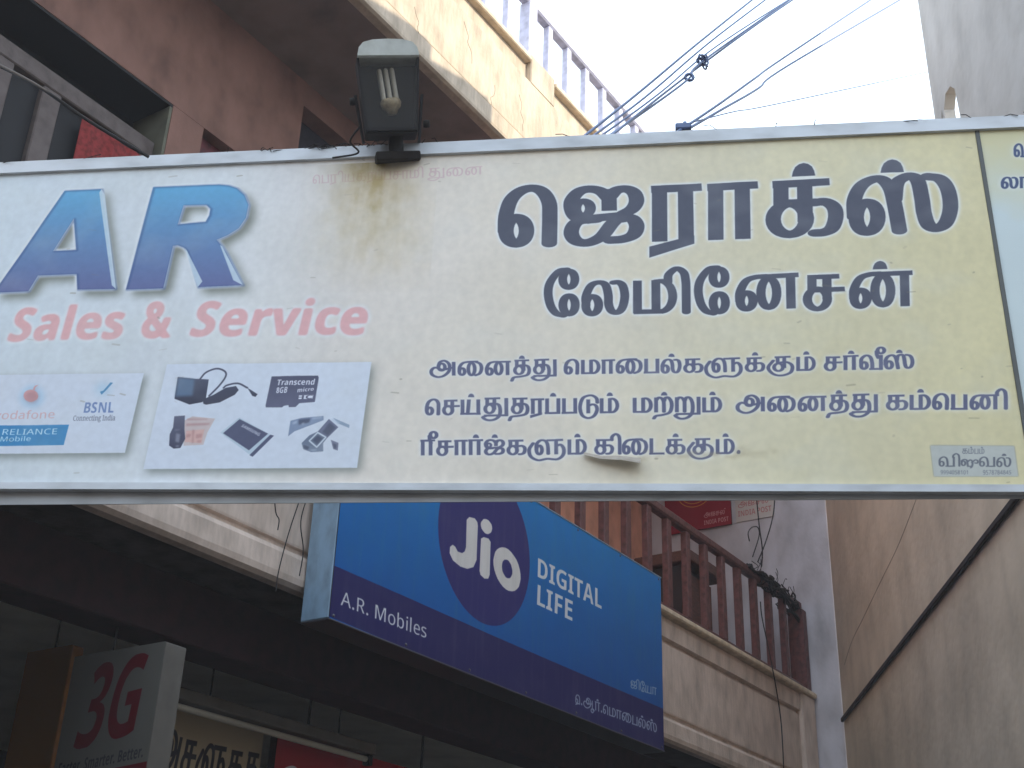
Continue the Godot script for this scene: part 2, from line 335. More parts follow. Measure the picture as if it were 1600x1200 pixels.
	# lay the drawn mask down as ink; blur and gain make haloes and printed drop shadows
	func ink(c: Color, alpha := 1.0, keep := false, blur := 0, gain := 1.0, dx := 0, dy := 0, c2 := Color(0, 0, 0, 0)) -> void:
		if bx1 < 0:
			return
		var m := mask
		var xa := bx0; var ya := by0; var xb := bx1; var yb := by1
		if blur > 0:
			xa = maxi(0, xa - blur * 2); ya = maxi(0, ya - blur * 2); xb = mini(w - 1, xb + blur * 2); yb = mini(h - 1, yb + blur * 2)
			var bw := xb - xa + 1; var bh := yb - ya + 1
			var src := PackedFloat32Array(); src.resize(bw * bh)
			for y in bh:
				for x in bw:
					src[y * bw + x] = mask[(y + ya) * w + x + xa]
			var dst := PackedFloat32Array(); dst.resize(bw * bh)
			var k := 1.0 / (2 * blur + 1)
			for times in 2:
				for y in bh:
					var acc := 0.0
					var o := y * bw
					for x in range(-blur, bw):
						if x + blur < bw:
							acc += src[o + x + blur]
						if x - blur - 1 >= 0:
							acc -= src[o + x - blur - 1]
						if x >= 0:
							dst[o + x] = acc * k
				for x in bw:
					var acc := 0.0
					for y in range(-blur, bh):
						if y + blur < bh:
							acc += dst[(y + blur) * bw + x]
						if y - blur - 1 >= 0:
							acc -= dst[(y - blur - 1) * bw + x]
						if y >= 0:
							src[y * bw + x] = acc * k
			for y in bh:
				var ty := y + ya + dy
				if ty < 0 or ty >= h:
					continue
				for x in bw:
					var cv := minf(1.0, src[y * bw + x] * gain) * alpha
					var tx := x + xa + dx
					if cv > 0.004 and tx >= 0 and tx < w:
						_mix((ty * w + tx) * 3, c, cv)
		else:
			for y in range(ya, yb + 1):
				var col := c
				if c2.a > 0.0:
					col = c.lerp(c2, float(y - ya) / maxf(1.0, yb - ya))
				for x in range(xa, xb + 1):
					var cv := m[y * w + x] * alpha
					if cv > 0.004:
						_mix((y * w + x) * 3, col, cv)
		if not keep:
			clear()

	func clear() -> void:
		for y in range(by0, by1 + 1):
			for x in range(bx0, bx1 + 1):
				mask[y * w + x] = 0.0
		bx0 = 1 << 20; by0 = 1 << 20; bx1 = -1; by1 = -1

	func _mix(i: int, c: Color, a: float) -> void:
		rgb[i] = int(rgb[i] + (c.r * 255.0 - rgb[i]) * a)
		rgb[i + 1] = int(rgb[i + 1] + (c.g * 255.0 - rgb[i + 1]) * a)
		rgb[i + 2] = int(rgb[i + 2] + (c.b * 255.0 - rgb[i + 2]) * a)

	func picture() -> ImageTexture:
		return ImageTexture.create_from_image(Image.create_from_data(w, h, false, Image.FORMAT_RGB8, rgb))

# ---------------------------------------------------------------- helpers
var used := {}
var M := {}
var rng := RandomNumberGenerator.new()
var sans: SystemFont
var bold: SystemFont
var serif: SystemFont

func numbered(called: String) -> String:
	used[called] = used.get(called, -1) + 1
	return called if used[called] == 0 else "%s_%03d" % [called, used[called]]

func thing(called: String, label: String, category: String, at := Vector3.ZERO, group := "") -> Node3D:
	var o := Node3D.new()
	o.name = numbered(called)
	add_child(o, true)
	o.position = at
	tag(o, label, category, group)
	return o

func tag(o: Node, label: String, category: String, group := "") -> Node:
	o.set_meta("label", label)
	o.set_meta("category", category)
	if group:
		o.set_meta("group", group)
	return o

func put(called: String, mesh: Mesh, m: Material, parent: Node = self, xf := Transform3D()) -> MeshInstance3D:
	var o := MeshInstance3D.new()
	o.name = numbered(called) if parent == self else called
	o.mesh = mesh
	o.material_override = m
	o.transform = xf
	parent.add_child(o, true)
	return o

func structure(o: Node) -> Node:
	o.set_meta("kind", "structure")
	return o

func new_st() -> SurfaceTool:
	var st := SurfaceTool.new()
	st.begin(Mesh.PRIMITIVE_TRIANGLES)
	return st

func finish(st: SurfaceTool) -> ArrayMesh:
	st.generate_normals()
	return st.commit()

func quad(st: SurfaceTool, a: Vector3, b: Vector3, c: Vector3, d: Vector3) -> void:   # a b c d counter-clockwise seen from the front
	for p in [a, c, b, a, d, c]:
		st.set_smooth_group(-1)
		st.add_vertex(p)

func tri(st: SurfaceTool, a: Vector3, b: Vector3, c: Vector3) -> void:
	for p in [a, c, b]:
		st.set_smooth_group(-1)
		st.add_vertex(p)

# a box with chamfered edges
func add_box(st: SurfaceTool, lo: Vector3, hi: Vector3, c := 0.004, xf := Transform3D()) -> void:
	var k := minf(c, minf(hi.x - lo.x, minf(hi.y - lo.y, hi.z - lo.z)) * 0.45)
	var mid := (lo + hi) * 0.5
	var hs := (hi - lo) * 0.5
	var P := func(sx: float, sy: float, sz: float, ax: int) -> Vector3:
		var v := Vector3(sx * hs.x, sy * hs.y, sz * hs.z)
		for i in 3:
			if i != ax:
				v[i] -= signf(v[i]) * k
		return xf * (mid + v)
	var face := func(list: Array) -> void:
		var ctr := Vector3.ZERO
		for p in list: ctr += p
		ctr /= list.size()
		var nn: Vector3 = (list[1] - list[0]).cross(list[2] - list[0])
		if nn.dot(ctr - xf * mid) < 0.0:
			list.reverse()
		for i in range(1, list.size() - 1):
			tri(st, list[0], list[i], list[i + 1])
	for ax in 3:
		var b := (ax + 1) % 3; var d := (ax + 2) % 3
		for s in [-1.0, 1.0]:
			var list := []
			for q in [[-1.0, -1.0], [1.0, -1.0], [1.0, 1.0], [-1.0, 1.0]]:
				var sg := Vector3.ZERO
				sg[ax] = s; sg[b] = q[0]; sg[d] = q[1]
				list.append(P.call(sg.x, sg.y, sg.z, ax))
			face.call(list)
			for t in [-1.0, 1.0]:
				var l2 := []
				for q in [[-1.0, ax], [1.0, ax], [1.0, b], [-1.0, b]]:
					var sg := Vector3.ZERO
					sg[ax] = s; sg[b] = t; sg[d] = q[0]
					l2.append(P.call(sg.x, sg.y, sg.z, q[1]))
				face.call(l2)
	for sx in [-1.0, 1.0]:
		for sy in [-1.0, 1.0]:
			for sz in [-1.0, 1.0]:
				face.call([P.call(sx, sy, sz, 0), P.call(sx, sy, sz, 1), P.call(sx, sy, sz, 2)])

func box(lo: Vector3, hi: Vector3, c := 0.004, xf := Transform3D()) -> ArrayMesh:
	var st := new_st()
	add_box(st, lo, hi, c, xf)
	return finish(st)

# a profile of (z, y) points swept along x
func moulding(profile: Array, x0: float, x1: float, steps := 1) -> ArrayMesh:
	var st := new_st()
	var n := profile.size()
	for s in steps:
		var xa := lerpf(x0, x1, float(s) / steps); var xb := lerpf(x0, x1, float(s + 1) / steps)
		for i in n:
			var p: Vector2 = profile[i]; var q: Vector2 = profile[(i + 1) % n]
			quad(st, Vector3(xa, p.y, p.x), Vector3(xb, p.y, p.x), Vector3(xb, q.y, q.x), Vector3(xa, q.y, q.x))
	var flat := PackedVector2Array(profile)
	var ix := Geometry2D.triangulate_polygon(flat)
	for i in range(0, ix.size(), 3):
		for x in [x0, x1]:
			var a := flat[ix[i]]; var b := flat[ix[i + 1]]; var c := flat[ix[i + 2]]
			tri(st, Vector3(x, a.y, a.x), Vector3(x, b.y, b.x), Vector3(x, c.y, c.x))
	return finish(st)

# a flat outline (x, y) given thickness along z
func slab(outline: Array, z0: float, z1: float) -> ArrayMesh:
	var st := new_st()
	var flat := PackedVector2Array(outline)
	if Geometry2D.is_polygon_clockwise(flat):
		flat.reverse()
	var ix := Geometry2D.triangulate_polygon(flat)
	for i in range(0, ix.size(), 3):
		var a := flat[ix[i]]; var b := flat[ix[i + 1]]; var c := flat[ix[i + 2]]
		if (b - a).cross(c - a) < 0.0:
			var sw := b; b = c; c = sw
		tri(st, Vector3(a.x, a.y, z1), Vector3(b.x, b.y, z1), Vector3(c.x, c.y, z1))
		tri(st, Vector3(a.x, a.y, z0), Vector3(c.x, c.y, z0), Vector3(b.x, b.y, z0))
	for i in flat.size():
		var p := flat[i]; var q := flat[(i + 1) % flat.size()]
		quad(st, Vector3(p.x, p.y, z0), Vector3(q.x, q.y, z0), Vector3(q.x, q.y, z1), Vector3(p.x, p.y, z1))
	return finish(st)

func path(raw: Array, steps := 8) -> Array:
	var p := []
	for q in raw:
		p.append(q if q is Vector3 else Vector3(q[0], q[1], q[2]))
	var e := [p[0] * 2.0 - p[1]] + p + [p[-1] * 2.0 - p[-2]]
	var out := []
	for i in range(1, e.size() - 2):
		for k in steps:
			var t := float(k) / steps
			out.append(0.5 * (2.0 * e[i] + (e[i + 1] - e[i - 1]) * t + (2.0 * e[i - 1] - 5.0 * e[i] + 4.0 * e[i + 1] - e[i + 2]) * t * t + (3.0 * e[i] - e[i - 1] - 3.0 * e[i + 1] + e[i + 2]) * t * t * t))
	out.append(p[-1])
	return out

func add_tube(st: SurfaceTool, pts: Array, r: float, sides := 7, taper := 1.0) -> void:
	var rings := []
	var prev := Vector3.ZERO
	for i in pts.size():
		var d: Vector3 = (pts[mini(i + 1, pts.size() - 1)] - pts[maxi(i - 1, 0)]).normalized()
		var a: Vector3 = prev if prev != Vector3.ZERO else (Vector3.UP if absf(d.y) < 0.9 else Vector3.RIGHT)
		var u := (a - d * a.dot(d)).normalized()
		prev = u
		var v := d.cross(u)
		var rr := r * lerpf(1.0, taper, float(i) / maxf(1.0, pts.size() - 1))
		var ring := []
		for k in sides:
			var t := TAU * k / sides
			ring.append(pts[i] + (u * cos(t) + v * sin(t)) * rr)
		rings.append(ring)
	for i in rings.size() - 1:
		for k in sides:
			var a: Vector3 = rings[i][k]; var b: Vector3 = rings[i][(k + 1) % sides]; var c: Vector3 = rings[i + 1][(k + 1) % sides]; var d: Vector3 = rings[i + 1][k]
			for p in [a, b, c, a, c, d]:
				st.set_smooth_group(0)
				st.add_vertex(p)
	for e in [[rings[0], 1], [rings[-1], -1]]:
		for k in range(1, sides - 1):
			for p in ([e[0][0], e[0][k + 1], e[0][k]] if e[1] == 1 else [e[0][0], e[0][k], e[0][k + 1]]):
				st.set_smooth_group(-1)
				st.add_vertex(p)

func tube(pts: Array, r: float, sides := 7, taper := 1.0) -> ArrayMesh:
	var st := new_st()
	add_tube(st, pts, r, sides, taper)
	return finish(st)

# a surface of revolution about y: profile of (radius, y)
func lathe(profile: Array, sides := 16) -> ArrayMesh:
	var st := new_st()
	for i in profile.size() - 1:
		var p: Vector2 = profile[i]; var q: Vector2 = profile[i + 1]
		for k in sides:
			var t0 := TAU * k / sides; var t1 := TAU * (k + 1) / sides
			var a := Vector3(cos(t0) * p.x, p.y, sin(t0) * p.x); var b := Vector3(cos(t1) * p.x, p.y, sin(t1) * p.x)
			var c := Vector3(cos(t1) * q.x, q.y, sin(t1) * q.x); var d := Vector3(cos(t0) * q.x, q.y, sin(t0) * q.x)
			for v in [a, b, c, a, c, d]:
				st.set_smooth_group(0)
				st.add_vertex(v)
	return finish(st)

# a flat face with its own texture coordinates (u to the right, v down)
func face(o: Vector3, right: Vector3, down: Vector3, nx := 1, ny := 1, wave := 0.0) -> ArrayMesh:
	var st := new_st()
	var nn := down.cross(right).normalized()
	var noise := FastNoiseLite.new()
	noise.seed = 5; noise.frequency = 1.1
	var at := func(i: int, j: int) -> Vector3:
		var a := float(i) / nx; var b := float(j) / ny
		var p := o + right * a + down * b
		if wave > 0.0:
			var edge := minf(1.0, 6.0 * minf(minf(a, 1.0 - a), minf(b, 1.0 - b)))
			p += nn * wave * edge * (noise.get_noise_2d(a * right.length() * 1.2, b * down.length() * 0.5) + 0.4 * noise.get_noise_2d(40.0 + a * right.length() * 4.0, b * down.length() * 3.0))
		return p
	for i in nx:
		for j in ny:
			for q in [[0, 0], [1, 0], [1, 1], [0, 0], [1, 1], [0, 1]]:
				st.set_smooth_group(0)
				st.set_uv(Vector2(float(i + q[0]) / nx, float(j + q[1]) / ny))
				st.add_vertex(at.call(i + q[0], j + q[1]))
	st.generate_normals()
	st.generate_tangents()
	return st.commit()

# a stretch of the sign's flex, trimmed to the frame; texture coordinates are metres on the sheet
func flex(s: Node3D, a0: float, a1: float, wtex: float, nx: int, ny: int, wave: float) -> ArrayMesh:
	var st := new_st()
	var inv := s.transform.affine_inverse()
	var noise := FastNoiseLite.new()
	noise.seed = 5; noise.frequency = 1.1
	for i in nx:
		for j in ny:
			for q in [[0, 0], [1, 0], [1, 1], [0, 0], [1, 1], [0, 1]]:
				var a := lerpf(a0, a1, float(i + q[0]) / nx)
				var b := float(j + q[1]) / ny
				var y := lerpf(sign_top(a) - 0.012, sign_bottom(a) + 0.006, b)
				var edge := minf(1.0, 6.0 * minf(b, 1.0 - b))
				var d := wave * edge * (noise.get_noise_2d(a * 1.2, y * 0.5) + 0.4 * noise.get_noise_2d(40.0 + a * 4.0, y * 3.0))
				st.set_smooth_group(0)
				st.set_uv(Vector2((a - a0) / wtex, (3.54 - y) / 0.96))
				st.add_vertex(inv * on_sign(a, y, d))
	st.generate_normals()
	st.generate_tangents()
	return st.commit()

func noise_tex(freq: float, lo: float, hi: float, sd := 1, octaves := 4, size := 512) -> NoiseTexture2D:
	var n := FastNoiseLite.new()
	n.seed = sd; n.frequency = freq; n.fractal_octaves = octaves
	var t := NoiseTexture2D.new()
	t.width = size; t.height = size; t.seamless = true; t.noise = n
	var g := Gradient.new()
	g.offsets = PackedFloat32Array([0.0, 0.35, 0.65, 1.0])
	g.colors = PackedColorArray([Color(lo, lo, lo), Color(lerpf(lo, hi, 0.55), lerpf(lo, hi, 0.53), lerpf(lo, hi, 0.5)), Color(lerpf(lo, hi, 0.85), lerpf(lo, hi, 0.85), lerpf(lo, hi, 0.85)), Color(hi, hi, hi)])
	t.color_ramp = g
	return t

var T := {}
func mat(name: String, srgb: Color, rough := 0.8, grain := "", scale := Vector3.ONE, bump := 0.0, metal := 0.0) -> StandardMaterial3D:
	var m := StandardMaterial3D.new()
	m.resource_name = name
	m.albedo_color = srgb
	m.roughness = rough
	m.metallic = metal
	if grain:
		m.albedo_texture = T[grain]
		m.uv1_triplanar = true
		m.uv1_world_triplanar = true
		m.uv1_scale = scale
		if bump > 0.0:
			m.heightmap_enabled = true
			m.heightmap_texture = T["fine"]
			m.heightmap_scale = bump
	M[name] = m
	return m

# weathering over the grain: a second, differently scaled pattern multiplied in
func weather(name: String, tex: String, scale: Vector3) -> void:
	var m: StandardMaterial3D = M[name]
	m.detail_enabled = true
	m.detail_blend_mode = BaseMaterial3D.BLEND_MODE_MUL
	m.detail_albedo = T[tex]
	m.detail_uv_layer = BaseMaterial3D.DETAIL_UV_2
	m.uv2_triplanar = true
	m.uv2_world_triplanar = true
	m.uv2_scale = scale

func printed(name: String, tex: Texture2D, rough := 0.5) -> StandardMaterial3D:
	var m := StandardMaterial3D.new()
	m.resource_name = name
	m.albedo_texture = tex
	m.texture_repeat = false
	m.roughness = rough
	m.metallic_specular = 0.35
	M[name] = m
	return m

func V(a: Array) -> Vector3:
	return Vector3(a[0], a[1], a[2])

# ---------------------------------------------------------------- the main sign's place: it spans the lane mouth, turned 26 degrees out of the z axis
const SIGN_R := Vector3(0.43837, 0, 0.89879)
const SIGN_N := Vector3(-0.89879, 0, 0.43837)
func on_sign(s: float, y: float, out := 0.0) -> Vector3:
	return SIGN_R * s + SIGN_N * (out - 2.5) + Vector3(0, y, 0)
func sign_top(s: float) -> float: return 3.5378 - 0.0039 * (s + 1.69)
func sign_bottom(s: float) -> float: return 2.6366 - 0.0200 * (s + 1.49)

func _ready() -> void:
	rng.seed = 7
	# ------------------------------------------------ camera, sky, sun, exposure
	var cam := Camera3D.new()
	cam.fov = 33.31
	cam.far = 900.0
	cam.near = 0.05
	cam.transform = Transform3D(Basis(Vector3(0.54365, 0.03225, 0.83869), Vector3(-0.39276, 0.89287, 0.22026), Vector3(-0.74174, -0.44915, 0.49808)).orthonormalized(), Vector3(0, 1.6, 0))
	add_child(cam)
	var env := Environment.new()
	var sky_mat := ProceduralSkyMaterial.new()
	sky_mat.sky_top_color = Color(0.80, 0.88, 0.97)
	sky_mat.sky_horizon_color = Color(0.95, 0.96, 0.97)
	sky_mat.sky_curve = 0.3
	sky_mat.ground_bottom_color = Color(0.32, 0.30, 0.28)
	sky_mat.ground_horizon_color = Color(0.6, 0.58, 0.55)
	sky_mat.sky_energy_multiplier = 1.0
	var sky := Sky.new()
	sky.sky_material = sky_mat
	env.background_mode = Environment.BG_SKY
	env.sky = sky
	env.tonemap_mode = Environment.TONE_MAPPER_LINEAR
	env.tonemap_exposure = 2.8
	env.fog_enabled = true
	env.fog_density = 0.005
	env.fog_light_color = Color(0.93, 0.94, 0.97)
	env.sdfgi_enabled = true
	env.ssao_enabled = true
	env.ssil_enabled = true
	var we := WorldEnvironment.new()
	we.environment = env
	add_child(we)
	var sun := DirectionalLight3D.new()
	sun.light_energy = 0.6
	sun.light_angular_distance = 0.6
	sun.light_color = Color(1.0, 0.95, 0.86)
	sun.shadow_enabled = true
	add_child(sun)
	sun.look_at_from_position(Vector3(3.3, 4.5, 7.2), Vector3.ZERO)

	materials()
	ground()
	shop_building()
	neighbour_building()
	added_facing_building()
	main_sign()
	floodlight()
	blue_sign()
	shop_things()
	balcony_things()
	cables()

func materials() -> void:
	sans = SystemFont.new(); sans.font_names = PackedStringArray(["Droid Sans"])
	bold = SystemFont.new(); bold.font_names = PackedStringArray(["Droid Sans"]); bold.font_weight = 700
	serif = SystemFont.new(); serif.font_names = PackedStringArray(["Droid Serif"])
	T["plaster"] = noise_tex(0.012, 0.78, 1.0, 3)
	T["soft"] = noise_tex(0.008, 0.88, 1.0, 13)
	T["fine"] = noise_tex(0.09, 0.3, 1.0, 9, 3)
	T["grime"] = noise_tex(0.02, 0.55, 1.0, 21, 5)
	mat("cream_paint", Color(0.90, 0.82, 0.76), 0.85, "plaster", Vector3(0.9, 0.45, 0.9), 0.15)
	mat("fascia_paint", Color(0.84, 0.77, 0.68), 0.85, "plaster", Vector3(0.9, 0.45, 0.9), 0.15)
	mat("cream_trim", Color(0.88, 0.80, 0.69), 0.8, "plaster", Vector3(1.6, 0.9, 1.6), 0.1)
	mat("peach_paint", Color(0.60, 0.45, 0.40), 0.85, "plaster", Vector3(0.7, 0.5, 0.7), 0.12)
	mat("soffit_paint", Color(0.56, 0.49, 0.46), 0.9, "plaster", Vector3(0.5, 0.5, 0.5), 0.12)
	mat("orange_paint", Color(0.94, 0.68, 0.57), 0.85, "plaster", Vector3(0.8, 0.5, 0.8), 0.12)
	mat("white_paint", Color(0.84, 0.82, 0.84), 0.8, "soft", Vector3(0.8, 0.4, 0.8), 0.12)
	mat("tan_plaster", Color(0.93, 0.85, 0.75), 0.9, "soft", Vector3(0.35, 0.3, 0.35), 0.25)
	mat("grey_plaster", Color(0.80, 0.79, 0.77), 0.9, "soft", Vector3(0.4, 0.3, 0.4), 0.25)
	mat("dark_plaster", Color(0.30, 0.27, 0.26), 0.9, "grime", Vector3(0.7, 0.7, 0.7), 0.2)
	mat("ceiling_paint", Color(0.86, 0.85, 0.80), 0.9, "soft", Vector3(0.7, 0.7, 0.7), 0.1)
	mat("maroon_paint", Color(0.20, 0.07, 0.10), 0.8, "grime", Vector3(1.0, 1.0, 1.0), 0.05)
	mat("railing_paint", Color(0.44, 0.27, 0.26), 0.5, "grime", Vector3(2, 2, 2), 0.05)
	mat("flare_paled_railing", Color(0.80, 0.80, 0.88), 0.5, "plaster", Vector3(2, 2, 2), 0.05)  # maroon railing paled to lilac to take in the flare
	mat("asphalt", Color(0.26, 0.25, 0.25), 0.95, "grime", Vector3(0.4, 0.4, 0.4), 0.4)
	mat("dark_room", Color(0.07, 0.07, 0.09), 0.7)
	mat("window_paint", Color(0.42, 0.38, 0.37), 0.7, "plaster", Vector3(2, 2, 2), 0.05)
	mat("reveal_paint", Color(0.44, 0.44, 0.38), 0.9, "plaster", Vector3(1, 1, 1))
	mat("red_cloth", Color(0.62, 0.22, 0.22), 0.9, "grime", Vector3(3, 3, 3))
	mat("red_door", Color(0.42, 0.14, 0.18), 0.6, "grime", Vector3(1.5, 1.5, 1.5))
	mat("navy_door", Color(0.16, 0.14, 0.20), 0.6, "grime", Vector3(1.5, 1.5, 1.5))
	mat("sign_frame", Color(0.84, 0.86, 0.88), 0.45, "plaster", Vector3(1.0, 2.0, 1.0))
	mat("shade_dimmed_casing", Color(0.44, 0.42, 0.39), 0.8, "soft", Vector3(2, 2, 2))  # casings darkened in colour for the shade under the balcony
	mat("crack", Color(0.60, 0.54, 0.48), 0.95)
	mat("divider", Color(0.33, 0.34, 0.33), 0.6)
	mat("flex_back", Color(0.72, 0.73, 0.74), 0.7, "plaster", Vector3(1, 1, 1))
	mat("lamp_black", Color(0.10, 0.095, 0.11), 0.75, "plaster", Vector3(5, 5, 5))
	mat("lamp_white", Color(0.86, 0.88, 0.86), 0.4, "plaster", Vector3(4, 4, 4))
	mat("lamp_tube", Color(0.80, 0.78, 0.72), 0.25)
	mat("lamp_base", Color(0.78, 0.70, 0.55), 0.45, "grime", Vector3(6, 6, 6))
	mat("dirt", Color(0.16, 0.14, 0.13), 0.95, "grime", Vector3(6, 6, 6))
	mat("cable", Color(0.34, 0.41, 0.56), 0.5)  # blue-grey tint of the flare mixed into the cable colour
	mat("wire", Color(0.13, 0.11, 0.11), 0.7)
	mat("steel", Color(0.45, 0.45, 0.46), 0.4, "grime", Vector3(3, 3, 3), 0.0, 0.6)
	mat("box_side", Color(0.55, 0.66, 0.75), 0.4, "plaster", Vector3(2, 1, 2))
	mat("box_dark", Color(0.25, 0.25, 0.27), 0.5)
	mat("yellow_board", Color(0.66, 0.42, 0.08), 0.5, "plaster", Vector3(2, 2, 2))
	mat("wood", Color(0.40, 0.22, 0.14), 0.6, "grime", Vector3(1, 6, 6))
	mat("dark_wood", Color(0.17, 0.10, 0.09), 0.6, "grime", Vector3(1, 6, 6))
	mat("ledge_dark", Color(0.22, 0.19, 0.19), 0.8, "grime", Vector3(2, 2, 2))
	mat("dry_stem", Color(0.42, 0.40, 0.36), 0.9)
	mat("paper", Color(0.66, 0.62, 0.57), 0.9, "plaster", Vector3(6, 6, 6))
	T["streak"] = noise_tex(0.03, 0.91, 1.0, 57, 4)
	T["stain"] = noise_tex(0.006, 0.86, 1.0, 71, 6)
	for e in [["cream_paint", 2.6], ["fascia_paint", 2.2], ["tan_plaster", 1.2], ["grey_plaster", 1.4], ["white_paint", 1.4], ["peach_paint", 1.3]]:
		weather(e[0], "streak" if e[1] > 2.0 else "stain", Vector3(e[1], e[1] * 0.16 if e[1] > 2.0 else e[1] * 0.5, e[1]))
	var glass := StandardMaterial3D.new()
	glass.transparency = BaseMaterial3D.TRANSPARENCY_ALPHA
	glass.albedo_color = Color(0.6, 0.6, 0.6, 0.08)
	glass.roughness = 0.15
	glass.metallic_specular = 0.15
	M["glass"] = glass

func ground() -> void:
	structure(put("road", box(Vector3(-150, -0.2, -150), Vector3(150, 0.0, 150), 0.0), M.asphalt))

# ---------------------------------------------------------------- the shop building with its two balconies (front along x, facing +z)
func shop_building() -> void:
	var b := thing("shop_building", "cream and peach shop building with two railed balconies behind the white sign", "building")
	const X0 := 0.9
	const X1 := 8.29
	# first floor: slab, parapet with mouldings
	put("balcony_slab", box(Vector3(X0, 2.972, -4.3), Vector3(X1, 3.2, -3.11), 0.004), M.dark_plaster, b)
	var low := [Vector2(-3.11, 2.965), Vector2(-3.068, 2.965), Vector2(-3.052, 2.978), Vector2(-3.048, 3.0), Vector2(-3.05, 3.07), Vector2(-3.058, 3.088), Vector2(-3.072, 3.094), Vector2(-3.085, 3.096), Vector2(-3.085, 3.116), Vector2(-3.072, 3.12), Vector2(-3.07, 3.128), Vector2(-3.07, 3.492), Vector2(-3.085, 3.496), Vector2(-3.085, 3.514), Vector2(-3.058, 3.520), Vector2(-3.055, 3.60), Vector2(-3.062, 3.632), Vector2(-3.11, 3.635)]
	put("parapet", moulding(low, X0, 8.06, 1), M.cream_paint, b)
	put("parapet_pier", box(Vector3(8.062, 2.965, -3.13), Vector3(X1, 3.635, -3.04), 0.008), M.cream_paint, b)
	put("coping", box(Vector3(X0, 3.637, -3.24), Vector3(X1, 3.672, -3.02), 0.008), M.cream_trim, b)
	var rl := put("balcony_railing", box(Vector3(3.6, 4.25, -3.135), Vector3(8.27, 4.305, -3.075), 0.01), M.railing_paint, b)
	put("bottom_rail", box(Vector3(3.6, 3.674, -3.13), Vector3(8.27, 3.725, -3.08), 0.006), M.railing_paint, rl)
	var post := box(Vector3(-0.026, 3.727, -0.02), Vector3(0.026, 4.249, 0.02), 0.004)
	for i in 19:
		put("post", post, M.railing_paint, rl, Transform3D(Basis(), Vector3(3.82 + i * 0.2445, 0, -3.105)))
	put("end_post", box(Vector3(8.2, 3.674, -3.16), Vector3(8.275, 4.24, -3.05), 0.005), M.railing_paint, rl)
	# walls of the first floor, with window recess and doors
	var wt := -3.65
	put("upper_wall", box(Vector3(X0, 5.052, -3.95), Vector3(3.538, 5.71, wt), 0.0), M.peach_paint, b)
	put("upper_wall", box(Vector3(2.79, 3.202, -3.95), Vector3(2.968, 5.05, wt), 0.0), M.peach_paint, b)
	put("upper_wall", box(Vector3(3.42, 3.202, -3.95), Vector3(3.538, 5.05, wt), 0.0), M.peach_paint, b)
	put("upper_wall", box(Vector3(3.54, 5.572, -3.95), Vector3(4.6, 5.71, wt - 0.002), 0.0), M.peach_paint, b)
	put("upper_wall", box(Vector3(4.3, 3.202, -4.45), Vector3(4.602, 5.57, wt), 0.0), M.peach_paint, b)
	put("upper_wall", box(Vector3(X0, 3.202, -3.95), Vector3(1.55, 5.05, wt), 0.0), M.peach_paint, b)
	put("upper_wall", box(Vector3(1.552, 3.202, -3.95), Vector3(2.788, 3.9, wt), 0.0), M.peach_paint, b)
	put("balcony_back_wall", box(Vector3(4.604, 3.202, -4.45), Vector3(8.29, 5.71, -4.3), 0.0), M.orange_paint, b)
	var wn := put("window", box(Vector3(1.552, 4.78, -3.75), Vector3(2.772, 4.86, -3.70), 0.005), M.window_paint, b)
	put("frame", box(Vector3(1.98, 3.905, -3.75), Vector3(2.09, 4.778, -3.70), 0.005), M.window_paint, wn)
	put("frame", box(Vector3(2.225, 3.905, -3.75), Vector3(2.31, 4.778, -3.70), 0.005), M.window_paint, wn)
	put("frame", box(Vector3(2.72, 3.905, -3.75), Vector3(2.772, 4.778, -3.70), 0.005), M.window_paint, wn)
	for px in [[1.56, 1.978], [2.092, 2.223], [2.312, 2.718]]:
		put("pane", box(Vector3(px[0], 3.91, -3.735), Vector3(px[1], 4.776, -3.728), 0.0), M.dark_room, wn)
	put("reveal", box(Vector3(2.774, 3.902, -3.876), Vector3(2.788, 5.036, -3.652), 0.0), M.reveal_paint, b)
	put("reveal", box(Vector3(1.552, 5.038, -3.876), Vector3(2.788, 5.05, -3.652), 0.0), M.dark_room, b)
	put("room_shade_sheet", box(Vector3(1.552, 3.902, -3.95), Vector3(2.788, 5.05, -3.88), 0.0), M.dark_room, b)  # near-black sheet stands in for the unlit room
	put("side_door", box(Vector3(2.97, 3.202, -3.80), Vector3(3.418, 5.05, -3.70), 0.004), M.red_door, b)
	put("side_door", box(Vector3(3.54, 3.202, -3.84), Vector3(4.298, 5.57, -3.74), 0.004), M.navy_door, b)
	# second floor: soffit slab and fascia
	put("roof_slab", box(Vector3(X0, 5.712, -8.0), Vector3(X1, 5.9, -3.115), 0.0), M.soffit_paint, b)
	var up := [Vector2(-3.113, 5.708), Vector2(-3.07, 5.708), Vector2(-3.055, 5.716), Vector2(-3.052, 5.73), Vector2(-3.052, 5.826), Vector2(-3.058, 5.832), Vector2(-3.085, 5.834), Vector2(-3.085, 5.852), Vector2(-3.072, 5.855), Vector2(-3.07, 5.86), Vector2(-3.07, 6.262), Vector2(-3.098, 6.266), Vector2(-3.098, 6.40), Vector2(-3.113, 6.40)]
	put("fascia", moulding(up, X0, X1, 1), M.fascia_paint, b)
	put("fascia_pier", box(Vector3(4.645, 6.258, -3.2), Vector3(4.895, 6.46, -3.066), 0.006), M.fascia_paint, b)
	put("fascia_back", box(Vector3(X0, 5.902, -3.26), Vector3(X1, 6.40, -3.117), 0.0), M.cream_paint, b)
	for c in [[4.02, 6.2, 0.3], [4.32, 6.0, -0.2], [3.62, 5.98, 0.25], [4.55, 6.1, 0.15]]:
		var pts := []
		for k in 7:
			pts.append(Vector3(c[0] + c[2] * 0.1 * k * 0.5 + 0.012 * sin(k * 2.3 + c[0]), c[1] - 0.035 * k, -3.07))
		put("crack", tube(path(pts, 3), 0.0016, 4), M.crack, b)
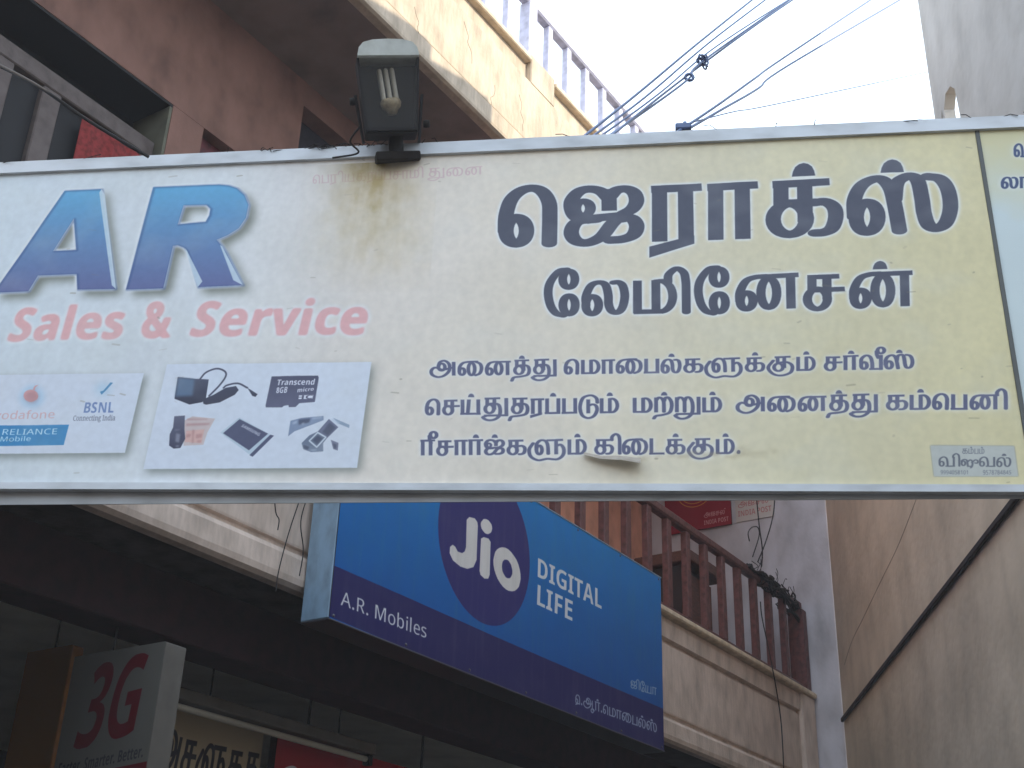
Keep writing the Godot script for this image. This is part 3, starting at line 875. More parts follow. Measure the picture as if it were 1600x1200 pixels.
	for cx in [[X0, 4.643], [4.897, X1]]:
		put("coping", box(Vector3(cx[0], 6.402, -3.28), Vector3(cx[1], 6.438, -3.058), 0.006), M.cream_trim, b)
	var r2 := put("terrace_railing", box(Vector3(X0, 6.86, -3.15), Vector3(X1, 6.92, -3.09), 0.01), M.flare_paled_railing, b)
	var p2 := box(Vector3(-0.024, 6.44, -0.02), Vector3(0.024, 6.859, 0.02), 0.004)
	for i in range(-15, 16):
		if i == 0:
			put("end_post", box(Vector3(-0.042, 6.462, -0.035), Vector3(0.042, 6.859, 0.035), 0.004), M.flare_paled_railing, r2, Transform3D(Basis(), Vector3(4.68, 0, -3.12)))
		else:
			put("post", p2, M.flare_paled_railing, r2, Transform3D(Basis(), Vector3(4.68 + i * 0.2135, 0, -3.12)))
	# ground floor under the balcony: beam, ceiling, side and back walls of the open shop
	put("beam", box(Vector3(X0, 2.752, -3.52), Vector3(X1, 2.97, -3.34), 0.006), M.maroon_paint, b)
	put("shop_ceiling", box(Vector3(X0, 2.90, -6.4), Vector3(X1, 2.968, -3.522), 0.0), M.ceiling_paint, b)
	put("added_shade_wall", box(Vector3(1.8, 0.0, -6.4), Vector3(1.95, 2.75, -3.06), 0.0), M.dark_plaster, b)  # unseen wall added to block light from the left
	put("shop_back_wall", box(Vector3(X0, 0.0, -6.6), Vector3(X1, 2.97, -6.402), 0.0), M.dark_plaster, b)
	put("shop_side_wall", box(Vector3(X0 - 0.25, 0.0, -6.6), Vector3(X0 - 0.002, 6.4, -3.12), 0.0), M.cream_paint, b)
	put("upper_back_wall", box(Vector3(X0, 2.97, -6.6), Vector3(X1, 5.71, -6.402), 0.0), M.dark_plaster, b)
	put("shop_counter", box(Vector3(2.2, 0.0, -4.6), Vector3(7.8, 1.05, -4.1), 0.01), M.dark_wood, b)
	# the cross wall that closes the balcony at its far end
	put("cross_wall", box(Vector3(8.3, 0.0, -6.6), Vector3(8.5, 6.5, -2.85), 0.012), M.white_paint, b)  # unseen top raised to keep sun off the balcony back wall

# ---------------------------------------------------------------- the building on the other side of the lane
func neighbour_building() -> void:
	var b := thing("neighbour_building", "plain tan plastered wall with a dark ledge running along it at right", "building", Vector3(8.3, 0, -2.86))
	# local x runs along the wall towards the street, local z points away from the lane
	b.basis = Basis(Vector3(-0.870, 0, 0.493).normalized(), Vector3.UP, Vector3(0.493, 0, 0.870).normalized())
	put("lane_wall", slab([Vector2(0.02, 0), Vector2(6.6, 0), Vector2(6.6, 4.3), Vector2(3.958, 4.3), Vector2(3.958, 5.15), Vector2(1.9, 5.15), Vector2(1.9, 6.5), Vector2(0.02, 6.5)], 0.0, 0.3), M.tan_plaster, b)  # far end raised, out of view, to shade the balcony back wall
	# ledge: a thin dark drip course
	put("ledge", box(Vector3(0.03, 3.463, -0.022), Vector3(6.6, 3.493, -0.002), 0.005), M.ledge_dark, b)
	put("parapet", slab([Vector2(3.6, 5.152), Vector2(3.66, 5.152), Vector2(3.69, 5.48), Vector2(3.715, 5.53), Vector2(3.735, 5.40), Vector2(3.73, 5.152), Vector2(3.755, 5.152), Vector2(3.75, 5.50), Vector2(3.80, 5.55), Vector2(3.88, 5.53), Vector2(3.935, 5.47), Vector2(3.95, 5.30), Vector2(3.96, 5.152), Vector2(3.96, 4.302), Vector2(6.6, 4.302), Vector2(6.6, 8.2), Vector2(4.62, 8.2), Vector2(4.62, 7.26), Vector2(4.08, 7.26), Vector2(4.08, 7.12), Vector2(3.6, 7.12)], 0.0, 0.05), M.grey_plaster, b)  # unseen top steps are shaped to hold sun off the walls opposite
	put("crack", tube(path([Vector3(2.55, 4.08, -0.0), Vector3(2.0, 3.99, -0.0), Vector3(1.5, 3.95, 0.0), Vector3(0.9, 3.90, 0.0), Vector3(0.52, 3.87, 0.0), Vector3(0.2, 3.80, 0.0)], 8), 0.0018, 4), M.crack, b)
	put("rear_wall", box(Vector3(0.02, 0, 0.302), Vector3(0.3, 5.1, 4.0), 0.0), M.tan_plaster, b)
	put("street_wall", box(Vector3(6.3, 0, 0.302), Vector3(6.6, 5.1, 4.0), 0.0), M.tan_plaster, b)
	# thin dry stems standing on the wall head
	for a in [[3.42, 0.20], [3.55, 0.18], [3.2, 0.15]]:
		put("dry_stem", tube([Vector3(a[0], 5.15, 0.05), Vector3(a[0] + 0.02, 5.15 + a[1] * 1.8, 0.06), Vector3(a[0] + 0.05, 5.15 + a[1] * 3.0, 0.05)], 0.008, 5, 0.3), M.dry_stem, b)

# ---------------------------------------------------------------- unseen building added behind the camera, across the street, to cut the low sky
func added_facing_building() -> void:
	var b := thing("added_facing_building", "unseen building added across the street to cut the low sky light", "building", Vector3(-5.6, 0, 2.7))
	b.basis = Basis(Vector3(-0.43837, 0, -0.89879), Vector3.UP, Vector3(0.89879, 0, -0.43837))
	put("wall", box(Vector3(-14, 0, -6), Vector3(14, 6.6, 0), 0.0), M.tan_plaster, b)
	put("added_dark_row", box(Vector3(-14, 0, 0.002), Vector3(14, 3.4, 0.3), 0.01), M.dark_room, b)  # near-black front added to keep low light off the hanging board
	put("cornice", box(Vector3(-14.1, 6.602, -6.1), Vector3(14.1, 6.8, 0.25), 0.01), M.grey_plaster, b)
	for i in 8:
		for j in 1:
			var w := put("window", box(Vector3(-12.3 + i * 3.2, 4.0 + j * 3.0, 0.001), Vector3(-11.0 + i * 3.2, 5.4 + j * 3.0, 0.05), 0.01), M.window_paint, b)
			put("pane", box(Vector3(-12.2 + i * 3.2, 4.1 + j * 3.0, 0.052), Vector3(-11.1 + i * 3.2, 5.3 + j * 3.0, 0.056), 0.0), M.dark_room, w)

# ---------------------------------------------------------------- the long white sign
func sign_print() -> Texture2D:
	var p := Print.new(2048, 739, Color8(214, 221, 226))
	# ground tint: cool white at the left, turning to pale yellow on the right (ink), with mottled weathering
	var n1 := FastNoiseLite.new(); n1.seed = 3; n1.frequency = 0.004; n1.fractal_octaves = 4
	var n2 := FastNoiseLite.new(); n2.seed = 8; n2.frequency = 0.03; n2.fractal_octaves = 3
	var stops := [[0, Color8(206, 219, 226)], [650, Color8(218, 222, 224)], [950, Color8(226, 218, 208)], [1300, Color8(226, 216, 198)], [1700, Color8(220, 211, 178)], [2048, Color8(216, 206, 164)]]
	for x in 2048:
		var c: Color = stops[-1][1]
		for k in stops.size() - 1:
			if x >= stops[k][0] and x < stops[k + 1][0]:
				c = stops[k][1].lerp(stops[k + 1][1], float(x - stops[k][0]) / (stops[k + 1][0] - stops[k][0]))
		for y in 739:
			var m := 1.0 + 0.035 * n1.get_noise_2d(x * 0.6, y * 0.35) + 0.02 * n2.get_noise_2d(x, y * 0.4)
			var i := (y * 2048 + x) * 3
			p.rgb[i] = int(clampf(c.r * 255.0 * m, 0, 255)); p.rgb[i + 1] = int(clampf(c.g * 255.0 * m, 0, 255)); p.rgb[i + 2] = int(clampf(c.b * 255.0 * (m + 0.01 * n1.get_noise_2d(x + 900, y)), 0, 255))
	var white := Color8(232, 236, 238)
	# logo letters: printed drop shadow, white rim, blue gradient
	for L in [LETTERA, LETTERR]:
		p.rings([Print.ring_of(L[0]), Print.ring_of(L[1])])
		p.ink(Color8(118, 122, 112), 0.9, true, 9, 1.1, 15, 14)
		p.ink(white, 1.0, true, 4, 3.0)
		p.ink(Color8(100, 172, 212), 1.0, false, 0, 1.0, 0, 0, Color8(102, 110, 156))
		for ring in L:
			var pts := []
			for q in Print.ring_of(ring): pts.append(q + Vector2(2.0, 1.0))
			p.stroke(pts + [pts[0]], 2.6, 2.2, false, Vector2.ZERO, Vector2.RIGHT, Vector2.DOWN)
		p.ink(Color8(58, 84, 132), 0.5, false, 1, 1.0)
	for f in FACETS:
		p.poly(Print.ring_of(f))
	p.ink(Color8(205, 222, 230), 0.85)
	# Sales & Service
	for e in [["Sales", SALES], ["&", AMP], ["Service", SERVICE]]:
		p.type(e[0], bold, e[1])
	p.ink(white, 0.8, true, 6, 3.0)
	p.ink(Color8(228, 172, 172), 0.9, false, 2, 1.9)
	# faded dedication
	p.tamil(FONT, DEDICATION, 8.0, 5.0)
	p.ink(Color8(200, 150, 165), 0.42)
	# the two slanted picture cards
	for c in [CARD1, CARD2]:
		p.poly(Print.ring_of(c))
		p.ink(Color8(120, 126, 120), 0.85, true, 8, 1.0, 6, 7)
		p.ink(Color8(214, 221, 232), 1.0)
	p.poly(Print.ring_of(RELBOX)); p.ink(Color8(62, 138, 190))
	p.type("RELIANCE", sans, RELTXT); p.type("Mobile", sans, MOBTXT); p.ink(Color8(196, 228, 240))
	p.poly(Print.ring_of(VODRING)); p.ink(Color8(150, 196, 226), 0.5, false, 6)
	p.poly(Print.ring_of(VODDROP)); p.poly(Print.ring_of(VODTAIL)); p.ink(Color8(222, 170, 168), 1.0, true)
	p.ink(Color8(150, 110, 120), 0.35, false, 3, 1.0, 2, 3)
	p.type("vodafone", sans, VODTXT); p.ink(Color8(216, 180, 182))
	p.poly(Print.ring_of(BSNLGLOBE)); p.ink(Color8(140, 190, 215), 0.45, false, 8)
	p.poly(Print.ring_of(BSNLARROW)); p.ink(Color8(82, 140, 182))
	p.type("BSNL", bold, BSNLTXT); p.ink(Color8(120, 142, 186))
	p.type("Connecting India", serif, CONTXT); p.ink(Color8(96, 100, 118))
	for c in CHARGER: p.poly(Print.ring_of(c))
	p.ink(Color8(86, 92, 112), 1.0, false, 0, 1.0, 0, 0, Color8(54, 56, 74))
	p.poly(Print.ring_of(CHARGERTOP)); p.ink(Color8(96, 120, 148), 0.9, false, 2, 1.0)
	for c in CORDS:
		var pts := []
		for q in Print.ring_of(c): pts.append(q)
		p.stroke(Print.smooth(pts), 1.6, 1.6, false, Vector2.ZERO, Vector2.RIGHT, Vector2.DOWN)
	p.ink(Color8(78, 80, 100))
	p.poly(Print.ring_of(MICROSD)); p.ink(Color8(84, 86, 108), 1.0, false, 0, 1.0, 0, 0, Color8(102, 104, 128))
	p.type("Transcend", bold, SDTXT[0]); p.type("8GB", bold, SDTXT[1]); p.type("micro", bold, SDTXT[2]); p.ink(Color8(222, 224, 234))
	p.poly(Print.ring_of(SDTXT[3])); p.ink(Color8(222, 224, 234))
	p.type("HC", bold, SDTXT[3]); p.ink(Color8(92, 94, 116))
	p.poly(Print.ring_of(NOTES[0])); p.ink(Color8(206, 190, 188))
	p.poly(Print.ring_of(NOTES[1])); p.ink(Color8(216, 178, 170))
	for c in NOTEMARKS:
		p.poly(Print.ring_of(c))
	p.ink(Color8(176, 128, 128), 0.55, false, 1, 1.0)
	for c in USBSTICK: p.poly(Print.ring_of(c))
	p.ink(Color8(104, 106, 126), 1.0, false, 0, 1.0, 0, 0, Color8(66, 68, 90))
	for c in USBMARKS: p.poly(Print.ring_of(c))
	p.ink(Color8(150, 152, 168), 0.7, false, 1, 1.0)
	p.poly(Print.ring_of(BATTERY[0])); p.ink(Color8(188, 204, 216))
	p.poly(Print.ring_of(BATTERY[1])); p.poly(Print.ring_of(BATTERY[2])); p.ink(Color8(86, 90, 116))
	p.type("SAMSUNG", bold, BATTXT); p.ink(Color8(205, 208, 220))
	for i in PHONES.size():
		p.poly(Print.ring_of(PHONES[i])); p.ink([Color8(130, 146, 172), Color8(98, 104, 130), Color8(104, 116, 138), Color8(140, 158, 180), Color8(120, 124, 146), Color8(120, 132, 152)][i], 0.95)
	for c in PHONEMARKS:
		p.poly(Print.ring_of(c))
	p.ink(Color8(64, 70, 92), 0.75, false, 1, 1.0)
	for c in PHONELIGHTS:
		p.poly(Print.ring_of(c))
	p.ink(Color8(188, 200, 216), 0.7, false, 1, 1.0)
	for c in PHONELINES:
		var pts := []
		for q in Print.ring_of(c): pts.append(q)
		p.stroke(pts, 1.3, 1.3, false, Vector2.ZERO, Vector2.RIGHT, Vector2.DOWN)
	p.ink(Color8(205, 214, 224))
	# the large Tamil words and the three lines below
	for e in [[HEAD, 13.5, 6.5], [HEAD2, 13.0, 6.5]]:
		p.tamil(FONT, e[0], e[1], e[2])
	p.ink(white, 0.75, true, 4, 3.0)
	p.ink(Color8(80, 83, 98))
	p.tamil(FONT, BODY, 12.5, 6.5)
	p.ink(white, 0.5, true, 4, 2.4)
	p.ink(Color8(98, 101, 128))
	# printer's box
	p.poly(Print.ring_of(STICKERBOX)); p.ink(Color8(150, 152, 150), 0.8, true, 1, 2.0)
	p.ink(Color8(190, 193, 186))
	p.tamil(FONT, STICKER, 9.0, 6.0); p.tamil(FONT, STICKER2, 8.0, 6.0)
	p.type("9994058101", sans, STICKERNUM[0]); p.type("9578784845", sans, STICKERNUM[1])
	p.ink(Color8(96, 100, 112), 0.9)
	# streaky yellow-brown patch below the lamp, fading downwards; then scuffs and specks of dirt
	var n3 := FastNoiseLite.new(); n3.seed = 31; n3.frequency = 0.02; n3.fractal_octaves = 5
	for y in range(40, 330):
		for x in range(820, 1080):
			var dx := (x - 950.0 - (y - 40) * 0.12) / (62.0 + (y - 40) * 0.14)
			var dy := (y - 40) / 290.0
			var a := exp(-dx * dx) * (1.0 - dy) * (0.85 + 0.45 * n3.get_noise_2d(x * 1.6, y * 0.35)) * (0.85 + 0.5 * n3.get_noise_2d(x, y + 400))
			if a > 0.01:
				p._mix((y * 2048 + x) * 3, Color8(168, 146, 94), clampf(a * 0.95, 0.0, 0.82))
	var r2 := RandomNumberGenerator.new(); r2.seed = 11
	for k in 90:
		var c := Vector2(r2.randf_range(0, 2048), r2.randf_range(20, 725))
		var rr := r2.randf_range(0.8, 3.0)
		p.stroke([c, c + Vector2(r2.randf_range(-14, 14), r2.randf_range(-3, 3))], rr, rr * 0.6, false, Vector2.ZERO, Vector2.RIGHT, Vector2.DOWN)
		p.ink(Color8(130, 120, 100), r2.randf_range(0.1, 0.4))
	for k in 26:
		var c := Vector2(1560 + r2.randfn(0, 70), 652 + r2.randfn(0, 5))
		p.stroke([c, c + Vector2(r2.randf_range(4, 30), r2.randf_range(-3, 3))], 2.0, 2.0, false, Vector2.ZERO, Vector2.RIGHT, Vector2.DOWN)
		p.ink(Color8(160, 142, 104), r2.randf_range(0.1, 0.3), false, 2, 1.2)
	# sun-bleached mottling over the whole sheet
	var n5 := FastNoiseLite.new(); n5.seed = 44; n5.frequency = 0.05; n5.fractal_octaves = 2
	var n6 := FastNoiseLite.new(); n6.seed = 45; n6.frequency = 0.006; n6.fractal_octaves = 3
	for y in 739:
		for x in 2048:
			var g := 1.0 + 0.022 * n5.get_noise_2d(x, y)
			var f := maxf(0.0, n6.get_noise_2d(x, y * 1.4)) * 0.22
			var i := (y * 2048 + x) * 3
			p.rgb[i] = int(clampf(lerpf(p.rgb[i], 206.0, f) * g, 0, 255)); p.rgb[i + 1] = int(clampf(lerpf(p.rgb[i + 1], 208.0, f) * g, 0, 255)); p.rgb[i + 2] = int(clampf(lerpf(p.rgb[i + 2], 204.0, f) * g, 0, 255))
	return p.picture()

func side_print() -> Texture2D:
	var p := Print.new(512, 730, Color8(206, 216, 214))
	var n1 := FastNoiseLite.new(); n1.seed = 4; n1.frequency = 0.006; n1.fractal_octaves = 4
	for y in 730:
		for x in 512:
			var t := clampf((y + 60.0 * n1.get_noise_2d(x, y) - 60.0) / 180.0, 0.0, 1.0)
			var c := Color8(212, 206, 166).lerp(Color8(204, 216, 216), t)
			var i := (y * 512 + x) * 3
			p.rgb[i] = c.r8; p.rgb[i + 1] = c.g8; p.rgb[i + 2] = c.b8
	p.tamil(FONT, RIGHTRUN, 12.0, 7.0)
	p.ink(Color8(225, 230, 230), 0.6, true, 5, 2.0)
	p.ink(Color8(70, 84, 120))
	return p.picture()

func main_sign() -> void:
	var s := thing("shop_sign_board", "long white shop sign with large dark Tamil words and two slanted blue capitals", "sign", on_sign(-0.3, 2.62))
	var inv := s.transform.affine_inverse()
	var P := func(a: float, y: float, out := 0.0) -> Vector3: return inv * on_sign(a, y, out)
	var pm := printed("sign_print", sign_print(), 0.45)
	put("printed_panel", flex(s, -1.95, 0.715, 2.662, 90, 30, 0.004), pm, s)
	put("side_panel", flex(s, 0.725, 1.4, 0.672, 24, 30, 0.003), printed("side_print", side_print(), 0.45), s)
	put("divider_strip", slab_on(s, [[0.7155, 2.6], [0.7245, 2.6], [0.7245, 3.5], [0.7155, 3.5]], -0.01, 0.002), M.divider, s)
	put("back_sheet", slab_on(s, [[-1.95, 2.61], [1.4, 2.58], [1.4, 3.50], [-1.95, 3.50]], -0.0125, -0.0095), M.flex_back, s)
	# frame rails: square tube, front lip just proud of the flex
	var f := func(called: String, list: Array) -> void: put(called, slab_on(s, list, -0.008, 0.009), M.sign_frame, s)
	f.call("top_rail", [[-1.96, sign_top(-1.96) - 0.034], [1.41, sign_top(1.41) - 0.034], [1.41, sign_top(1.41)], [-1.96, sign_top(-1.96)]])
	f.call("bottom_rail", [[-1.96, sign_bottom(-1.96)], [1.41, sign_bottom(1.41)], [1.41, sign_bottom(1.41) + 0.016], [-1.96, sign_bottom(-1.96) + 0.016]])
	f.call("end_rail", [[-1.96, sign_bottom(-1.96) + 0.017], [-1.94, sign_bottom(-1.94) + 0.017], [-1.94, sign_top(-1.94) - 0.035], [-1.96, sign_top(-1.96) - 0.035]])
	f.call("end_rail", [[1.39, sign_bottom(1.39) + 0.017], [1.41, sign_bottom(1.41) + 0.017], [1.41, sign_top(1.41) - 0.035], [1.39, sign_top(1.39) - 0.035]])
	put("added_shade_pillar", box(inv * Vector3(1.0, 0.0, -2.98), inv * Vector3(1.46, 2.60, -2.55), 0.01), M.dark_plaster, s)  # unseen pillar added below the sign to shade the hanging board
	# ties to the walls on both sides
	put("wall_tie", tube([P.call(-1.95, 3.4, -0.02), inv * Vector3(1.25, 3.4, -3.06)], 0.018, 8), M.steel, s)
	put("wall_tie", tube([P.call(-1.95, 2.75, -0.02), inv * Vector3(1.25, 2.99, -3.06)], 0.018, 8), M.steel, s)
	put("wall_tie", tube([P.call(1.40, 3.4, -0.02), P.call(1.58, 3.4, -0.02)], 0.018, 8), M.steel, s)
	put("wall_tie", tube([P.call(1.40, 2.75, -0.02), P.call(1.58, 2.75, -0.02)], 0.018, 8), M.steel, s)
	# a loose curl of film below the last line
	var st := new_st()
	var top := [Vector2(-0.186, 2.700), Vector2(-0.150, 2.691), Vector2(-0.110, 2.690), Vector2(-0.066, 2.684)]
	for i in 3:
		var a: Vector2 = top[i]; var b: Vector2 = top[i + 1]
		var la := 0.004 + 0.006 * i; var lb := 0.010 + 0.006 * i
		quad(st, P.call(a.x, a.y - 0.008 - 0.004 * i, 0.006 + la), P.call(b.x, b.y - 0.012 - 0.005 * i, 0.006 + lb), P.call(b.x, b.y, 0.004), P.call(a.x, a.y, 0.004))
	put("loose_film", finish(st), M.paper, s)
	# dirt and fibres caught on the top rail
	var r2 := RandomNumberGenerator.new(); r2.seed = 3
	var st2 := new_st()
	for k in 46:
		var a := r2.randfn(-0.78, 0.11) if k < 30 else r2.randf_range(-1.9, 1.3)
		var y := sign_top(a)
		var q := P.call(a, y - 0.002, 0.008) as Vector3
		var d := SIGN_R * r2.randf_range(-0.05, 0.05) + Vector3(0, r2.randf_range(-0.008, 0.014), 0) + SIGN_N * r2.randf_range(0, 0.01)
		add_tube(st2, [q, q + d * 0.5 + Vector3(0, r2.randf_range(0, 0.01), 0), q + d], 0.0012, 4)
	var fib := put("caught_fibres", finish(st2), M.dirt, s)
	fib.set_meta("kind", "stuff")
	var ndirt := FastNoiseLite.new(); ndirt.seed = 2; ndirt.frequency = 0.9
	for k in 14:
		var a := r2.randf_range(0.55, 1.35) if k < 8 else r2.randf_range(-1.9, 0.5)
		put("dirt_clump", box(Vector3(-0.02, -0.004, -0.012), Vector3(0.02, 0.006, 0.012), 0.004, Transform3D(Basis(Vector3.UP, -1.1).scaled(Vector3(r2.randf_range(0.4, 1.6), r2.randf_range(0.4, 1.0), 1)), P.call(a, sign_top(a) + 0.002, -0.01))), M.dirt, s)

func slab_on(s: Node3D, list: Array, z0: float, z1: float) -> ArrayMesh:
	var flat := []
	for a in list:
		flat.append(Vector2(a[0], a[1]))
	var m := slab(flat, z0, z1)
	var st := SurfaceTool.new()
	st.begin(Mesh.PRIMITIVE_TRIANGLES)
	st.append_from(m, 0, s.transform.affine_inverse() * Transform3D(Basis(SIGN_R, Vector3.UP, SIGN_N), SIGN_N * -2.5))
	return st.commit()

# ---------------------------------------------------------------- the floodlight clamped on the sign's top rail
func floodlight() -> void:
	var l := thing("floodlight", "dusty black floodlight with white hood and compact bulb on top of the sign", "lamp", on_sign(-0.655, 3.515, 0.045))
	l.basis = Basis(Vector3.UP, deg_to_rad(14.5)) * Basis(SIGN_R, Vector3.UP, SIGN_N) * Basis(Vector3(0, 0, 1), deg_to_rad(9.0)) * Basis(Vector3(1, 0, 0), deg_to_rad(22.0)) * Basis.from_scale(Vector3.ONE * 0.9)
	# tray: back, two cheeks, bottom; wider at the top
	var wb := 0.064; var wt := 0.078; var h0 := 0.02; var h1 := 0.22
	put("back_plate", slab([Vector2(-wb, h0), Vector2(wb, h0), Vector2(wt, h1), Vector2(-wt, h1)], -0.05, -0.044), M.lamp_black, l)
	for sx in [-1.0, 1.0]:
		put("cheek", slab([Vector2(sx * wb, h0), Vector2(sx * (wb + 0.006), h0), Vector2(sx * (wt + 0.006), h1), Vector2(sx * wt, h1)], -0.05, 0.03), M.lamp_black, l)
		# yoke arm and its clamp knob
		put("yoke_arm", slab([Vector2(sx * (wb + 0.008), 0.0), Vector2(sx * (wb + 0.014), 0.0), Vector2(sx * (wt + 0.016), 0.13), Vector2(sx * (wt + 0.009), 0.13)], -0.03, -0.008), M.lamp_black, l)
		put("clamp_knob", lathe([Vector2(0.0, -0.008), Vector2(0.010, -0.008), Vector2(0.011, 0.0), Vector2(0.010, 0.008), Vector2(0.0, 0.008)], 12), M.dirt, l, Transform3D(Basis(Vector3(0, 0, 1), PI * 0.5), Vector3(sx * (wt + 0.02), 0.115 if sx < 0 else 0.05, -0.018)))
	put("bottom_plate", box(Vector3(-wb - 0.005, h0 - 0.006, -0.05), Vector3(wb + 0.005, h0, 0.03), 0.002), M.lamp_black, l)
	var rim := [[Vector2(-wb - 0.004, h0), Vector2(wb + 0.004, h0), Vector2(wb + 0.004, h0 + 0.008), Vector2(-wb - 0.004, h0 + 0.008)]]
	put("front_rim", slab(rim[0], 0.031, 0.036), M.lamp_black, l)
	put("front_glass", slab([Vector2(-wb, h0 + 0.009), Vector2(wb, h0 + 0.009), Vector2(wt, h1 - 0.002), Vector2(-wt, h1 - 0.002)], 0.030, 0.033), M.glass, l)
	# hood: domed white cap overhanging the front
	var st := new_st()
	var prof := [[-0.083, 0.0], [-0.078, 0.022], [-0.066, 0.036], [-0.04, 0.043], [0.0, 0.045], [0.04, 0.043], [0.066, 0.036], [0.078, 0.022], [0.083, 0.0]]
	for i in prof.size() - 1:
		var a := Vector3(prof[i][0], h1 + prof[i][1], 0); var b := Vector3(prof[i + 1][0], h1 + prof[i + 1][1], 0)
		quad(st, a + Vector3(0, 0, 0.05), b + Vector3(0, 0, 0.05), b - Vector3(0, 0, 0.055), a - Vector3(0, 0, 0.055))
		tri(st, Vector3(0, h1, 0.05), b + Vector3(0, 0, 0.05), a + Vector3(0, 0, 0.05))
		tri(st, Vector3(0, h1, -0.055), a - Vector3(0, 0, 0.055), b - Vector3(0, 0, 0.055))
	quad(st, Vector3(-0.083, h1, -0.055), Vector3(0.083, h1, -0.055), Vector3(0.083, h1, 0.05), Vector3(-0.083, h1, 0.05))
	put("hood", finish(st), M.lamp_white, l)
	# compact fluorescent bulb
	var bulb := put("bulb", lathe([Vector2(0, -0.028), Vector2(0.012, -0.026), Vector2(0.017, -0.015), Vector2(0.026, -0.006), Vector2(0.029, 0.006), Vector2(0.026, 0.014), Vector2(0, 0.016)], 18), M.lamp_base, l, Transform3D(Basis(Vector3(0, 0, 1), deg_to_rad(6.0)), Vector3(0.004, 0.10, -0.008)))
	for x in [-0.017, 0.0, 0.017]:
		put("tube", tube(path([Vector3(x, 0.014, 0.009), Vector3(x, 0.085, 0.009), Vector3(x, 0.096, 0.0), Vector3(x, 0.085, -0.009), Vector3(x, 0.014, -0.009)], 6), 0.0062, 9), M.lamp_tube, bulb)
	# stub and clamp on the rail
	put("stub", tube([Vector3(0.012, -0.05, -0.02), Vector3(0.012, 0.02, -0.02)], 0.02, 10), M.lamp_black, l)
	put("clamp_plate", box(Vector3(-0.045, -0.052, -0.055), Vector3(0.075, -0.028, 0.005), 0.003), M.dirt, l)
	put("supply_wire", tube(path([Vector3(-0.08, 0.05, -0.02), Vector3(-0.11, 0.01, -0.03), Vector3(-0.09, -0.02, -0.04), Vector3(-0.16, -0.03, -0.05)]), 0.003, 6), M.wire, l)

# ---------------------------------------------------------------- the blue box sign on the parapet
func blue_print() -> Texture2D:
	var p := Print.new(1024, 356, Color8(20, 110, 180))
	var n1 := FastNoiseLite.new(); n1.seed = 6; n1.frequency = 0.01; n1.fractal_octaves = 3
	for y in 356:
		for x in 1024:
			var t := clampf(0.25 * x / 1024.0 + 0.75 * y / 300.0, 0.0, 1.0)
			var c := Color8(8, 130, 200).lerp(Color8(6, 84, 160), t)
			var m := 1.0 + 0.03 * n1.get_noise_2d(x, y)
			var i := (y * 1024 + x) * 3
			p.rgb[i] = int(c.r * 255 * m); p.rgb[i + 1] = int(c.g * 255 * m); p.rgb[i + 2] = int(c.b * 255 * m)
	p.poly(Print.ring_of(JNAVY)); p.ink(Color8(38, 38, 96))
	var ring := PackedVector2Array()
	for k in 64:
		ring.append(Vector2(JCIRCLE[0], JCIRCLE[1]) + Vector2.from_angle(TAU * k / 64) * JCIRCLE[2])
	p.poly(ring); p.ink(Color8(46, 46, 112))
	p.poly(Print.ring_of(JJ))
	for q in JI: p.poly(Print.ring_of(q))
	p.rings([Print.ring_of(JO[0]), Print.ring_of(JO[1])])
	p.ink(Color8(226, 222, 218))
	p.type("DIGITAL", bold, JDIG); p.type("LIFE", bold, JLIFE); p.type("A.R. Mobiles", sans, JNAME)
	p.ink(Color8(220, 224, 230))
	p.tamil(FONT, JTAMIL, 8.0, 6.5)
	p.ink(Color8(170, 184, 206), 0.9)
	# dust runs and scuffs on the acrylic
	var n2 := FastNoiseLite.new(); n2.seed = 16; n2.frequency = 0.02; n2.fractal_octaves = 4
	for y in 356:
		for x in 1024:
			var d := maxf(0.0, n2.get_noise_2d(x * 2.6, y * 0.2)) * 0.16 + maxf(0.0, n2.get_noise_2d(x * 0.5, y * 0.5 + 300)) * 0.12
			p._mix((y * 1024 + x) * 3, Color8(150, 146, 140), d)
	return p.picture()

func blue_sign() -> void:
	var s := thing("box_sign", "blue box sign with white lettering in a navy circle, mounted on the lower balcony", "sign", Vector3(3.26, 2.85, -3.04))
	put("printed_face", face(Vector3(0, 0.88, 0.127), Vector3(2.535, 0, 0), Vector3(0, -0.881, 0), 20, 8, 0.002), printed("blue_print", blue_print(), 0.35), s)
	put("end_panel", box(Vector3(-0.006, 0, 0.0), Vector3(0.0, 0.88, 0.125), 0.002), M.box_side, s)
	put("end_panel", box(Vector3(2.535, 0, 0.0), Vector3(2.541, 0.88, 0.125), 0.002), M.box_side, s)
	put("top_panel", box(Vector3(-0.006, 0.881, 0.0), Vector3(2.541, 0.888, 0.13), 0.002), M.box_side, s)
	put("bottom_panel", box(Vector3(-0.006, -0.008, 0.0), Vector3(2.541, -0.001, 0.13), 0.002), M.box_dark, s)
	put("back_panel", box(Vector3(0.001, 0.0, 0.0), Vector3(2.534, 0.88, 0.004), 0.0), M.box_dark, s)
	for i in 7:
		for y in [0.012, 0.868]:
			put("screw", lathe([Vector2(0, 0.003), Vector2(0.004, 0.0026), Vector2(0.006, 0.0)], 8), M.steel, s, Transform3D(Basis(Vector3(1, 0, 0), PI * 0.5), Vector3(0.02 + i * 0.415, y, 0.128)))
	put("mount", box(Vector3(0.4, 0.3, -0.03), Vector3(0.46, 0.5, -0.001), 0.003), M.steel, s)
	put("mount", box(Vector3(2.1, 0.3, -0.03), Vector3(2.16, 0.5, -0.001), 0.003), M.steel, s)

